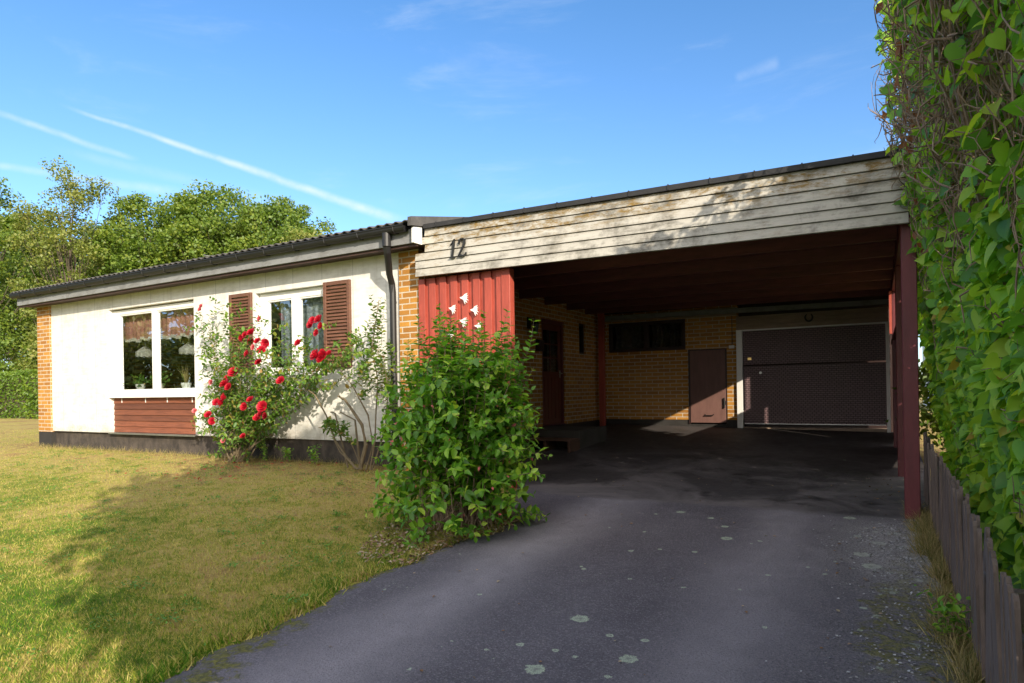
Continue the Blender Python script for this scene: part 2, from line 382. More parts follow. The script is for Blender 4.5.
MAT['grit'] = leafmat('pale grit', [(0, (.22, .22, .24)), (.6, (.42, .43, .46)), (1, (.15, .13, .11))], (.1, .1, .1), .02, .9)
# asphalt
m, t = newmat('worn asphalt'); p_ = pos(t); sp = t.n('ShaderNodeSeparateXYZ', {0: p_})
px, py = sp.outputs[0], sp.outputs[1]
flat = t.n('ShaderNodeCombineXYZ', {0: px, 1: py}).outputs[0]
n1 = t.noise(flat, 1.1, 5, .6, .4); n2 = t.noise(flat, 75, 4, .75); n3 = t.noise(flat, 7, 5, .7)
col = t.mix(t.mr(n1, .3, .7), (.062, .057, .072), (.098, .091, .112))
wx = t.math('ADD', px, t.math('MULTIPLY', t.math('SUBTRACT', t.noise(flat, .6, 3), .5), .7))
def band(c0, hw): return t.mr(t.math('ABSOLUTE', t.math('SUBTRACT', wx, c0)), 0, hw, 1, 0, True)
trk = t.math('MAXIMUM', band(-2.42, .55), t.math('MULTIPLY', band(-.72, .55), .9))
col = t.mix(t.math('MULTIPLY', trk, t.mr(n3, .2, .7, .3, .75)), col, (.27, .255, .29))
ag = t.n('ShaderNodeTexVoronoi', {'Vector': flat, 'Scale': 125.})
col = t.mix(t.mr(t.n('ShaderNodeSeparateXYZ', {0: ag.outputs[1]}).outputs[0], .6, .98, 0, .55), col, (.21, .195, .225))
col = t.mix(t.mr(n2, .5, .3, 0, .65), col, (.015, .014, .018))
# inside the carport: smoother, dusty, oil stains; colour darkens towards the back
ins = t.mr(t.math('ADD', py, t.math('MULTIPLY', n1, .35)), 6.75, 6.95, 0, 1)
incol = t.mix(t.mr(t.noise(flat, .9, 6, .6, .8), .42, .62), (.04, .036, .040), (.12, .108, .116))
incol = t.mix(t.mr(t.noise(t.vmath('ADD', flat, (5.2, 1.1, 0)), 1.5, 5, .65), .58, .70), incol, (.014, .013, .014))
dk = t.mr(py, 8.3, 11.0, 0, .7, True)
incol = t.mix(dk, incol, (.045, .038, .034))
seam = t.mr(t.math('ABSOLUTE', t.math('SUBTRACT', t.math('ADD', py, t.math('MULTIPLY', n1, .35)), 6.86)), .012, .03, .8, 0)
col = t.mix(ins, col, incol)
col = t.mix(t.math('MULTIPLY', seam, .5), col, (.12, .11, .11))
def on_ground(px_, py_, z_=-1.33):
    v_ = viewdir(px_, py_); k_ = z_/v_.z; return v_.x*k_, v_.y*k_
LICHEN = [(*on_ground(a_, b_), c_) for a_, b_, c_ in ((580, 621, .050), (535, 667, .048), (628, 659, .042), (610, 637, .022), (645, 642, .020), (584, 575, .018), (631, 559, .022), (681, 524, .040), (727, 549, .045),
    (711, 530, .030), (725, 538, .030), (695, 561, .022), (660, 558, .018), (520, 644, .020), (555, 650, .018), (630, 585, .014), (862, 566, .055), (880, 556, .05), (872, 577, .06), (893, 547, .05), (890, 600, .05), (850, 532, .05), (905, 560, .05), (858, 549, .03), (480, 597, .016), (760, 552, .018), (845, 480, .02))]
lno = t.noise(flat, 42, 4, .7)
# lichen rosettes (pale green), pinned spots + a sparse random field
vo = t.n('ShaderNodeTexVoronoi', {'Vector': t.vmath('ADD', flat, t.vmath('SCALE', t.n('ShaderNodeTexNoise', {'Vector': flat, 'Scale': 30.}).outputs[1], (0, 0, 0))), 'Scale': 2.6, 'Randomness': 1.})
cs = t.n('ShaderNodeSeparateXYZ', {0: vo.outputs[1]})
rad = t.math('MULTIPLY', t.mr(cs.outputs[0], .55, 1., .0, .115), t.mr(py, 6.4, 6.8, 1, 0))
dd = t.math('ADD', vo.outputs[0], t.math('MULTIPLY', t.math('SUBTRACT', t.noise(flat, 40, 3), .5), .06))
lic = t.math('LESS_THAN', dd, rad)
vo2 = t.n('ShaderNodeTexVoronoi', {'Vector': flat, 'Scale': 9.}); cs2 = t.n('ShaderNodeSeparateXYZ', {0: vo2.outputs[1]})
rgt = t.math('MULTIPLY', t.mr(px, -.55, .25, 0, 1), t.mr(py, 6.5, 6.8, 1, 0))
rad2 = t.math('ADD', t.mr(cs2.outputs[0], .88, 1., 0, .16), t.math('MULTIPLY', t.mr(cs2.outputs[1], .35, 1., 0, .36), rgt))
lic2 = t.math('LESS_THAN', t.math('ADD', vo2.outputs[0], t.math('MULTIPLY', t.math('SUBTRACT', t.noise(flat, 45, 3), .5), .3)), t.math('MULTIPLY', rad2, t.mr(py, 6.5, 6.8, 1, 0)))
lall = t.math('MAXIMUM', lic, lic2)
for (lx_, ly_, lr_) in LICHEN:
    d_ = t.vmath('DISTANCE', flat, (lx_, ly_, 0), out=1)
    d_ = t.math('ADD', d_, t.math('MULTIPLY', t.math('SUBTRACT', lno, .5), lr_*1.9))
    ring_ = t.math('MULTIPLY', t.math('LESS_THAN', d_, lr_), t.mr(d_, lr_*.15, lr_*.55, .45, 1.))
    lall = t.math('MAXIMUM', lall, ring_)
col = t.mix(t.math('MULTIPLY', lall, t.mr(t.noise(flat, 120, 3), .35, .55, .25, .95)), col, (.33, .40, .31))
# edges: moss and grit
ed = t.n('ShaderNodeAttribute', attribute_name='edge').outputs['Fac']
near_ = t.math('MAXIMUM', t.math('MULTIPLY', t.mr(py, 2.9, 1.8, 0, 1), t.mr(px, -1.5, -2.2, 0, 1)), t.math('MULTIPLY', t.mr(px, -1., 0, 0, 1), t.mr(py, 5.6, 4.6, 0, 1)))
em = t.mr(t.math('SUBTRACT', t.math('ADD', ed, t.math('MULTIPLY', t.math('SUBTRACT', n3, .5), .7)), t.math('MULTIPLY', near_, .28)), .16, .0, 0, 1)
moss = t.math('MULTIPLY', t.mr(em, .05, .6), t.math('MULTIPLY', t.mr(t.noise(flat, 1.7, 3), .36, .5), t.mr(t.noise(flat, 13, 5, .75, .4), .43, .52)))
col = t.mix(moss, col, t.mix(t.mr(t.noise(flat, 34, 4), .3, .7), (.018, .022, .006), (.16, .15, .018)))
grit = t.math('MULTIPLY', t.math('MULTIPLY', t.mr(t.math('ADD', px, t.math('MULTIPLY', n3, .5)), -.25, .3, 0, 1), t.mr(n2, .42, .50)), t.math('MULTIPLY', t.mr(py, 4.4, 5.2, .25, 1), t.mr(py, 6.3, 6.8, 1, 0)))
col = t.mix(t.math('MULTIPLY', grit, .8), col, (.34, .33, .34))
hh = t.math('ADD', t.math('MULTIPLY', n2, 1.), t.math('ADD', t.math('MULTIPLY', ag.outputs[0], .6), t.math('MULTIPLY', moss, 1.5)))
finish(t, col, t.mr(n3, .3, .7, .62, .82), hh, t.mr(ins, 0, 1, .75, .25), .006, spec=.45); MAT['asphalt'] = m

# ground sheet to the horizon
def nonlin(a, b, n, far):
    core = np.linspace(a, b, n); lo = a-np.geomspace(.5, far, 16)[::-1]; hi = b+np.geomspace(.5, far, 16)
    return np.concatenate([lo, core, hi])
lw = grid('ground', nonlin(-18, 3, 120, 900), nonlin(-3, 16, 110, 900), lambda X, Y: ground(X, Y)-.012-.03*((Y > 6.95) & (X > -15.0) & (X < .45) & (Y < 19)), MAT['lawn'])
tag(lw, kind='structure')
# driveway sheet (follows its own curved left edge)
ys = np.concatenate([np.linspace(-30, -2, 15), np.linspace(-1.8, 7.0, 110)])
us = np.linspace(0, 1, 60)
Yg, Ug = np.meshgrid(ys, us, indexing='ij'); xl = edge_x(Yg); xr = .30+.02*np.sin(Yg*3)
Xg = xl+(xr-xl)*Ug
Zg = ground(Xg, Yg)+.012-.03*np.clip(1-Ug*25, 0, 1)
V1 = np.stack([Xg, Yg, Zg+C], -1).reshape(-1, 3)
i = np.arange(len(V1)).reshape(Yg.shape); F1 = np.stack([i[:-1, :-1], i[1:, :-1], i[1:, 1:], i[:-1, 1:]], -1).reshape(-1, 4)
E1 = np.minimum(Xg-xl, xr-Xg).ravel()
# carport floor part
ys2 = np.linspace(7.0, 13.25, 50); xs2 = np.linspace(-5.3, .5, 50); Y2, X2 = np.meshgrid(ys2, xs2, indexing='ij')
V2 = np.stack([X2, Y2, ground(X2, Y2)+.012+C], -1).reshape(-1, 3); j = np.arange(len(V2)).reshape(Y2.shape)+len(V1)
F2 = np.stack([j[:-1, :-1], j[1:, :-1], j[1:, 1:], j[:-1, 1:]], -1).reshape(-1, 4)
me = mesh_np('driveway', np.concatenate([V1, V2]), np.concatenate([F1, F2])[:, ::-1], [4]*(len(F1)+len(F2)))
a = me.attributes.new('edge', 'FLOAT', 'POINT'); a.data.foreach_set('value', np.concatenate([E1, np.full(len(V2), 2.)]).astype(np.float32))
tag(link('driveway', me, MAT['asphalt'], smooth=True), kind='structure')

# ------------------------------------------------------------------ house
YW = 6.78; YR = 6.90; XL = -15.12; XR = -5.22
house = empty('house', (-10, 9, -1.0), 'white single-storey house with yellow brick corners and low dark corrugated roof', 'house')
TOPZ = 1.90
# facade cladding with two openings (window 1 column is open down to the plinth)
W1 = (-12.53, -9.98); W2 = (-8.44, -6.93)
f = MB()
f.box(-14.62, W1[0], YW, YR+.04, -.68, TOPZ)
f.box(W1[0], W1[1], YW, YR+.04, 1.62, TOPZ)
f.box(W1[1], W2[0], YW, YR+.04, -.68, TOPZ)
f.box(W2[0], W2[1], YW, YR+.04, 1.57, TOPZ)
f.box(W2[0], W2[1], YW, YR+.04, -.68, .26)
f.box(W2[1], -5.555, YW, YR+.04, -.68, TOPZ)
wall = f.build('cladding', 'white_wall', house)
f = MB(); f.box(-14.64, XR, YR-.06, YR+.2, -1.25, -.683); f.build('plinth', 'plinth', house)
f = MB(); f.box(W1[0]-.02, W1[1]+.02, YW-.03, YR-.055, -.70, -.672); f.build('plinth_flashing', 'steel', house)
MB().box(XL, -14.62, YW-.03, YR+.15, -.70, TOPZ).build('brick_corner', 'brick', house)
MB().box(XL, -14.62, YW-.025, YR+.15, -1.25, -.703).build('corner_plinth', 'black_plinth', house)
MB().box(-5.552, XR, YW-.03, YR+.15, -1.25, TOPZ).build('brick_corner', 'brick', house)
# side and rear walls (gable left, right wall is the carport entry wall)
f = MB(); f.box(XL, XL+.25, YR+.15, 16, -.70, TOPZ); f.box(XL, -5.5, 15.8, 16.1, -.70, TOPZ)
f.build('side_wall', 'brick', house)
f = MB(); f.box(XL+.01, XL+.24, YR+.15, 16, -1.25, -.703); f.box(XL+.01, -5.5, 15.81, 16.09, -1.25, -.703); f.build('side_plinth', 'black_plinth', house)
MB().box(XL+.25, -5.5, YR+.2, 15.8, -.72, -.62).build('room_floor', 'pallet', house)
MB().box(XL+.25, -5.5, 10.6, 10.7, -.62, 1.88).build('room_wall', 'room', house)
MB().box(XL+.25, -5.5, YR+.05, 15.8, 1.74, 1.88).build('room_ceiling', 'room', house)
# roof: low pitch, corrugated sheets
XV = -5.02; XLR = -15.27
def roofsheet():
    n = 460; xs = np.linspace(XLR, XV+.02, n); ph = .5*(np.cos(xs*2*math.pi/.146)+1)*.028
    prof = [(6.34, 2.115), (11.3, 3.16), (16.4, 2.0)]
    V = []
    for dz in (0, -.012):
        for (yy, zz) in prof: V.append(np.stack([xs, np.full(n, yy), zz+ph+dz+C], -1))
    V = np.concatenate(V); F = []
    for k in range(2): 
        a = np.arange(n-1)+k*n; F.append(np.stack([a, a+1, a+1+n, a+n], -1))
        a = a+3*n; F.append(np.stack([a, a+n, a+1+n, a+1], -1))
    a = np.arange(n-1); F.append(np.stack([a, a+3*n, a+1+3*n, a+1], -1))
    F = np.concatenate(F); V = V-np.array(parent_world(house))
    me = mesh_np('roof', V, F, [4]*len(F)); return link('roof', me, MAT['eternit'], house)
roof = roofsheet()
f = MB(); f.prism([(6.50, 1.90), (6.50, 2.09), (11.3, 3.12), (16.3, 1.98), (16.3, 1.90)], 0, XLR+.03, XV-.05); f.build('roof_body', 'felt', house)
MB().box(XLR, XV-.03, 6.462, 6.495, 1.875, 2.055).build('fascia_board', 'grey_board', house, .003)
MB().box(XLR, XV-.03, 6.497, YW-.002, 1.868, 1.897).build('soffit', 'soffit', house)
MB().box(XLR, XV-.03, 6.497, 6.53, 1.84, 1.866).build('soffit_batten', 'soffit', house)
# verge end: white boards facing the drive side and brown metal capping
f = MB(); f.prism([(6.40, 1.865), (6.40, 2.055), (6.58, 2.095), (6.58, 1.865)], 0, XV-.03, XV-.004); f.build('verge_board', 'white_paint', house)
f = MB(); f.prism([(6.33, 2.06), (6.33, 2.17), (11.3, 3.25), (11.3, 3.11), (6.6, 2.10)], 0, XV-.035, XV+.022); f.build('verge_capping', 'eternit', house)
# gutter: half-round trough
f = MB(); prof = [(6.395+.062*math.cos(a), 2.085+.075*math.sin(a)) for a in np.linspace(math.pi, 2*math.pi, 9)]
inner = [(6.395+.055*math.cos(a), 2.085+.068*math.sin(a)) for a in np.linspace(2*math.pi, math.pi, 9)]
f.prism(prof+inner, 0, XLR-.02, XV-.12)
f.tube([(XLR-.02, 6.333, 2.088), (XV-.12, 6.333, 2.088)], .010, 6)
g = f.build('gutter', 'gutter', house)
for xx in (XLR-.018, XV-.125): cap = MB(); cap.prism([(6.395+.058*math.cos(a), 2.085+.072*math.sin(a)) for a in np.linspace(math.pi, 2*math.pi, 9)], 0, xx, xx+.006); cap.build('gutter_end', 'gutter', g)
for xx in np.arange(-14.9, -5.2, .6):
    k = MB(); k.tube([(xx, 6.328, 2.09), (xx, 6.345, 2.03), (xx, 6.395, 2.003), (xx, 6.455, 2.02), (xx, 6.461, 2.06)], .007, 4); k.build('gutter_bracket', 'gutter', g)
# downpipe with swan neck
f = MB(); f.tube([(-5.45, 6.395, 2.02), (-5.45, 6.395, 1.90), (-5.47, 6.43, 1.80), (-5.60, 6.62, 1.55), (-5.63, 6.70, 1.44), (-5.63, 6.715, 1.32), (-5.63, 6.715, -.9), (-5.63, 6.64, -1.0)],
                 [.055, .055, .046, .044, .044, .044, .044, .044], 12)
f.tube([(-5.45, 6.395, 2.03), (-5.45, 6.395, 1.86)], .056, 12)
dp = f.build('downpipe', 'gutter', house, smooth=False)
for zz in (1.2, -.1):
    f = MB(); f.tube([(-5.63, 6.715, zz-.02), (-5.63, 6.715, zz+.02)], .045, 12); f.box(-5.64, -5.62, 6.75, 6.79, zz-.012, zz+.012); f.build('pipe_clip', 'gutter', dp)

def window(x0, x1, z0, z1, mull, fw, yf, depth, par, mat='white_paint', glass='glass', name='window', outer_sill=True, split=None):
    """frame in the plane yf..yf+depth; mull: list of (xa,xb) mullions"""
    f = MB(); f.box(x0, x1, yf, yf+depth, z0, z0+fw[0]); f.box(x0, x1, yf, yf+depth, z1-fw[1], z1)
    f.box(x0, x0+fw[2], yf, yf+depth, z0+fw[0], z1-fw[1]); f.box(x1-fw[3], x1, yf, yf+depth, z0+fw[0], z1-fw[1])
    for a, b in mull: f.box(a, b, yf-.012, yf+depth, z0+fw[0], z1-fw[1])
    w_ = f.build(name, mat, par, .004)
    xs = [x0+fw[2]]+[v for m_ in mull for v in m_]+[x1-fw[3]]
    for a, b in zip(xs[::2], xs[1::2]):
        # inner sash
        s_ = MB(); q = .022
        s_.box(a, b, yf+.012, yf+depth-.01, z0+fw[0], z0+fw[0]+q); s_.box(a, b, yf+.012, yf+depth-.01, z1-fw[1]-q, z1-fw[1])
        s_.box(a, a+q, yf+.012, yf+depth-.01, z0+fw[0]+q, z1-fw[1]-q); s_.box(b-q, b, yf+.012, yf+depth-.01, z0+fw[0]+q, z1-fw[1]-q)
        s_.build('sash', mat, w_, .003)
        MB().box(a+q*.8, b-q*.8, yf+.035, yf+.041, z0+fw[0]+q*.8, z1-fw[1]-q*.8).build('pane', glass, w_)
    return w_
w1 = window(W1[0]+.004, W1[1]-.004, .015, 1.60, [(-11.29, -11.17)], (.085, .085, .20, .02), 6.86, .07, house)
s1 = MB(); s1.prism([(6.76, -.03), (6.76, .005), (6.93, .022), (6.93, -.03)], 0, W1[0]-.005, W1[1]-.003); s1.build('sill', 'white_paint', w1, .003)
w2 = window(W2[0]+.004, W2[1]-.004, .30, 1.565, [(-7.72, -7.57)], (.08, .12, .17, .02), 6.86, .07, house)
s1 = MB(); s1.prism([(6.76, .265), (6.76, .285), (6.93, .31), (6.93, .265)], 0, W2[0]+.003, W2[1]-.003); s1.build('sill', 'white_paint', w2, .003)
# stained wood panel under window 1: overlapping boards
f = MB(); nb = 6; zt, zb = -.035, -.668
for k in range(nb):
    za = zb+(zt-zb)*k/nb; zc = zb+(zt-zb)*(k+1)/nb
    f.prism([(6.845, za+.004), (6.862, zc+.006), (6.90, zc+.006), (6.90, za+.004)], 0, W1[0]+.005, W1[1]-.005)
m, t = newmat('red brown boards'); p_ = pos(t); sp = t.n('ShaderNodeSeparateXYZ', {0: p_})
v = t.n('ShaderNodeMapping', {0: p_, 3: (1, 1, 12)}).outputs[0]
bd = t.math('FLOOR', t.math('MULTIPLY', t.math('SUBTRACT', sp.outputs[2], C-.668), 9.48)); wn = t.n('ShaderNodeTexWhiteNoise', {'Vector': t.n('ShaderNodeCombineXYZ', {0: bd}).outputs[0]}).outputs[0]
c = t.mix(wn, (.13, .048, .026), (.30, .10, .05)); c = t.mix(t.mr(t.noise(v, 2.5, 6, .75), .45, .75, 0, .8), c, (.06, .022, .014))
finish(t, c, .6, t.noise(v, 12, 4), .3, .006, spec=.3); MAT['cladding_brown'] = m
pn = f.build('wood_panel', m, house)
for xx in (-12.25, -11.5, -10.85, -10.15):
    MB().box(xx-.008, xx+.008, 6.838, 6.846, -.12, -.04).build('drip_clip', 'white_paint', pn)
# shutters
def shutter(x0, x1, z0, z1):
    f = MB(); fw = .055; y0, y1 = YW-.045, YW-.004
    f.box(x0, x0+fw, y0, y1, z0, z1); f.box(x1-fw, x1, y0, y1, z0, z1)
    f.box(x0+fw, x1-fw, y0, y1, z0, z0+fw); f.box(x0+fw, x1-fw, y0, y1, z1-fw, z1)
    sh = f.build('shutter', 'shutter', house, .003)
    n = int((z1-z0-2*fw)/.047); f = MB()
    for k in range(n):
        zc = z0+fw+(k+.5)*(z1-z0-2*fw)/n
        f.prism([(y0+.002, zc-.026), (y0+.009, zc-.030), (y1-.004, zc+.012), (y1-.011, zc+.016)], 0, x0+fw, x1-fw)
    f.build('louvres', 'shutter', sh)
shutter(-9.02, -8.50, .36, 1.59); shutter(-6.94, -6.43, .36, 1.59)

# right-hand wall of the house, inside the carport: brick with a door
XE = -5.25
DY0, DY1 = 10.33, 11.30; NW0, NW1 = 12.0, 12.33
f = MB()
f.box(XE-.25, XE, 6.95, DY0, -.67, 1.75); f.box(XE-.25, XE, DY1, NW0, -.67, 1.75); f.box(XE-.25, XE, NW1, 13.2, -.67, 1.75)
f.box(XE-.25, XE, DY0, DY1, 1.29, 1.75); f.box(XE-.25, XE, NW0, NW1, 1.33, 1.75); f.box(XE-.25, XE, NW0, NW1, -.67, .71)
f.build('entry_wall', 'brick', house)
MB().box(XE-.25, XE-.012, 6.95, 13.2, -1.3, -.672).build('entry_plinth', 'black_plinth', house)
f = MB(); f.box(XE-.12, XE-.03, DY0, DY0+.06, -.655, 1.288); f.box(XE-.12, XE-.03, DY1-.06, DY1, -.655, 1.288); f.box(XE-.12, XE-.03, DY0+.06, DY1-.06, 1.22, 1.288); f.box(XE-.14, XE-.0, DY0, DY1, -.668, -.655)
dr = f.build('front_door', 'dark_red', house, .003)
GY0, GY1, GZ0, GZ1 = DY0+.17, DY1-.17, .33, 1.10
f = MB(); xa, xb = XE-.10, XE-.06
f.box(xa, xb, DY0+.06, GY0, -.65, 1.22); f.box(xa, xb, GY1, DY1-.06, -.65, 1.22); f.box(xa, xb, GY0, GY1, -.65, GZ0); f.box(xa, xb, GY0, GY1, GZ1, 1.22)
f.box(xa+.01, xb-.01, (GY0+GY1)/2-.012, (GY0+GY1)/2+.012, GZ0, GZ1)
for q in (1, 2): f.box(xa+.012, xb-.012, GY0, GY1, GZ0+(GZ1-GZ0)*q/3-.012, GZ0+(GZ1-GZ0)*q/3+.012)
leaf_ = f.build('door_leaf', 'door', dr, .002)
for q in range(5):
    f = MB(); yy = DY0+.2+q*.145; f.box(xb, xb+.008, yy-.002, yy+.10, -.55, .22); f.build('door_board', 'door', leaf_)
MB().box(xa+.016, xa+.020, GY0, GY1, GZ0, GZ1).build('door_pane', 'glass_dark', leaf_)
f = MB(); 
for q in range(14):
    yy = GY0+.30+q*.024; f.box(xa-.03-.01*(q % 2), xa-.026-.01*(q % 2), yy, yy+.026, GZ0-.02, GZ1+.02)
f.build('door_curtain', 'lace', leaf_)
f = MB(); f.tube([(XE-.06, DY1-.11, .30), (XE-.01, DY1-.11, .30), (XE-.01, DY1-.22, .30)], .010, 8); f.box(XE-.06, XE-.054, DY1-.135, DY1-.09, .20, .36); f.build('door_handle', 'steel', leaf_)
f = MB(); f.box(XE-.12, XE-.04, NW0, NW0+.04, .712, 1.328); f.box(XE-.12, XE-.04, NW1-.04, NW1, .712, 1.328); f.box(XE-.12, XE-.04, NW0+.04, NW1-.04, .712, .75); f.box(XE-.12, XE-.04, NW0+.04, NW1-.04, 1.29, 1.328)
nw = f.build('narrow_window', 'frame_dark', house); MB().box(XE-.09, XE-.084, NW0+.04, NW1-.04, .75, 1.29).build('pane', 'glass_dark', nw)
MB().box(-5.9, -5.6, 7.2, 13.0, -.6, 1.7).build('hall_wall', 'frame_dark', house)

# things behind the windows
def curtain(name, x0, x1, ztop, zbot, y, mat, label, amp=.03, per=.13, scallop=.05, group=None):
    n = int((x1-x0)/.012); xs = np.linspace(x0, x1, n)
    u = np.sin(xs*2*math.pi/per+1.3*np.sin(xs*3.1)); yy = y+amp*u
    zb = zbot+scallop*np.abs(np.sin(xs*math.pi/(.30)))+.012*u
    V = np.concatenate([np.stack([xs, yy*.35+y*.65, np.full(n, ztop+C)], -1), np.stack([xs, yy, zb+C], -1)])
    V = np.concatenate([V, V+np.array([0, .004, 0])]); a = np.arange(n-1)
    F = np.concatenate([np.stack([a, a+1, a+1+n, a+n], -1), np.stack([a+2*n, a+3*n, a+1+3*n, a+1+2*n], -1), np.stack([a+n, a+1+n, a+1+3*n, a+3*n], -1)])
    o0 = np.array([(x0+x1)/2, y, zbot+C]); o = link(name, mesh_np(name, V-o0, F, [4]*len(F)), MAT[mat], loc=o0)
    tag(o, label, 'curtain', group); return o
gap = -11.1
for (a, b, side) in ((-12.30, -11.12, 'left'), (-11.07, -9.95, 'right')):
    cu = curtain('valance_curtain', (a-.5 if side == 'left' else a), b, 1.60, 1.03, 7.02, 'pink_cloth', 'pink pleated valance with lace hem in the %s pane of the large window' % side, group='pink valances in the large window')
    n = 120; xs = np.linspace(a-.5 if side == 'left' else a, b, n); yy = 7.015+.032*np.sin(xs*2*math.pi/.13+1.3*np.sin(xs*3.1))
    zt = 1.045+.05*np.abs(np.sin(xs*math.pi/.30)); zb = zt-.035-.03*np.abs(np.sin(xs*math.pi/.15+.5))
    V = np.concatenate([np.stack([xs, yy, zt+C], -1), np.stack([xs, yy, zb+C], -1)])-np.array(cu.location); q = np.arange(n-1)
    link('lace_hem', mesh_np('lace_hem', V, np.stack([q, q+1, q+1+n, q+n], -1), [4]*(n-1)), MAT['lace'], cu)
for i_, (lx, lab) in enumerate(((-12.12, 'white lace pendant lamp hanging in the left pane of the large window'), (-10.78, 'white lace pendant lamp hanging in the right pane of the large window'))):
    L = empty('pendant_lamp', (lx, 7.22, .82), lab, 'lamp', 'pendant lamps in the large window')
    f = MB(); f.tube([(lx, 7.22, 1.75), (lx, 7.22, .93)], .006, 5); f.build('cord', 'white_paint', L)
    f = MB(); n = 20; ring = []
    for (r_, z_) in ((.012, .95), (.04, .93), (.09, .89), (.155, .84), (.16, .81), (.155, .75)):
        ring.append([(lx+r_*math.cos(2*math.pi*k/n)*(1+.04*(k % 2)), 7.22+r_*math.sin(2*math.pi*k/n)*(1+.04*(k % 2)), z_-(.02 if z_ < .76 and k % 2 else 0)) for k in range(n)])
    V = [p for r_ in ring for p in r_]; f.add(V, [(a*n+k, a*n+(k+1) % n, (a+1)*n+(k+1) % n, (a+1)*n+k) for a in range(len(ring)-1) for k in range(n)])
    f.build('lamp_shade', 'lace', L)
cn = curtain('net_curtain', -8.15, -6.90, 1.50, .42, 7.02, 'lace_net', 'pale blue net curtain hanging inside the shuttered window', amp=.02, per=.17)
def swept(px, py): pass

# potted plants on the inner sill
sillb = MB(); sillb.box(-12.3, -9.9, 6.95, 7.16, .07, .10); sillb.build('inner_sill', 'white_paint', w1)
rng = np.random.default_rng(7)

# ------------------------------------------------------------------ leaf machinery
OV = (np.array([(0, 0, 0), (.30, .30, .07), (.22, .68, .05), (0, 1, -.10), (-.22, .68, .05), (-.30, .30, .07)]), [(0, 1, 2, 3), (0, 3, 4, 5)])
_ho = [(0, 0), (.13, -.09), (.30, -.06), (.44, .10), (.47, .30), (.38, .55), (.20, .82), (.06, 1.0), (0, 1.10)]
_hv = [(0, 0, 0), (0, .25, -.03), (0, .55, -.03), (0, .82, -.08), (0, 1.12, -.22)]
for sg in (1, -1):
    for (a_, b_) in _ho[1:-1]: _hv.append((sg*a_, b_, .10*min(1, a_*2.4)-.20*max(0, b_-.35)**1.3+.015*math.sin(b_*9)))
HT = (np.array(_hv), [(0, 5, 6, 1), (1, 6, 7, 8), (1, 8, 9, 2), (2, 9, 10, 3), (3, 10, 11, 4), (0, 1, 13, 12), (1, 15, 14, 13), (1, 2, 16, 15), (2, 3, 17, 16), (3, 4, 18, 17)])
DI = (np.array([(0, 0, 0), (.34, .5, .06), (0, 1, -.05), (-.34, .5, .06)]), [(0, 1, 2, 3)])
TB = (np.array([(-.05, 0, 0), (.05, 0, 0), (.012, .62, .08), (-.012, .62, .08), (0, 1, .25)]), [(0, 1, 2, 3), (3, 2, 4)])
def norm(a): return a/np.maximum(np.linalg.norm(a, axis=-1, keepdims=True), 1e-9)
def leafV(P, D, N, Sz, tm):
    P = np.asarray(P, float); D = norm(np.asarray(D, float)); X = norm(np.cross(D, N)); Nn = np.cross(X, D)
    T = tm[0]; Sz = np.asarray(Sz, float).reshape(-1, 1, 1)
    V = P[:, None, :]+Sz*(T[None, :, 0:1]*X[:, None]+T[None, :, 1:2]*D[:, None]+T[None, :, 2:3]*Nn[:, None])
    k = len(T); n = len(P); off = (np.arange(n)*k)[:, None]
    idx = np.concatenate([np.array(f) for f in tm[1]])[None]+off
    sizes = np.tile([len(f) for f in tm[1]], n)
    return V.reshape(-1, 3), idx.ravel(), sizes
def leafobj(name, P, D, N, Sz, tm, mat, parent=None, eye=True):
    V, I, Z = leafV(P, D, N, Sz, tm)
    V = V.copy(); V[:, 2] += C
    o0 = np.array(parent_world(parent)) if parent is not None else np.array([V[:, 0].mean(), V[:, 1].mean(), V[:, 2].min()])
    me = mesh_np(name, V-o0, I, Z)
    return link(name, me, MAT[mat], parent, None if parent is not None else o0)
def rdir(n): return norm(rng.normal(size=(n, 3)))

def pot_plant(x, label, kind):
    L = empty('potted_plant', (x, 7.05, .10), label, 'plant', 'potted plants on the window sill')
    f = MB(); n = 16
    prof = [(.055, .10), (.085, .19), (.088, .22), (.078, .22), (.07, .18)]
    V = [(x+r*math.cos(2*math.pi*k/n), 7.05+r*math.sin(2*math.pi*k/n), z) for r, z in prof for k in range(n)]
    f.add(V, [(a*n+k, a*n+(k+1) % n, (a+1)*n+(k+1) % n, (a+1)*n+k) for a in range(4) for k in range(n)]+[tuple(range(4*n, 5*n)), tuple(range(n))[::-1]])
    f.build('pot', 'pot', L)
    if kind == 0:
        n = 90; P = np.array([x, 7.05, .24])+rng.normal(size=(n, 3))*[.11, .05, .09]; P[:, 2] = np.abs(P[:, 2]-.22)+.2
        leafobj('leaves', P, rdir(n)+[0, 0, .8], rdir(n), rng.uniform(.05, .09, n), OV, 'rose_leaf', L)
    else:
        n = 22; a = rng.uniform(0, 6.28, n); P = np.tile([x, 7.05, .20], (n, 1)); D = np.stack([np.cos(a)*.7, np.sin(a)*.2, np.ones(n)], -1)
        leafobj('leaves', P, D, rdir(n), rng.uniform(.25, .42, n), TB, 'straw', L)
pot_plant(-12.0, 'leafy plant in a white pot at the far left of the window sill', 0)
pot_plant(-11.42, 'small leafy plant in a white pot beside the middle window post', 0)
pot_plant(-10.62, 'spiky plant in a white pot in the right pane of the window', 1)

# ------------------------------------------------------------------ carport
KZ = -.013
cp = empty('carport', (-2.5, 9.9, -1.21), 'flat-roofed carport with weathered white fascia boards and red posts', 'carport')
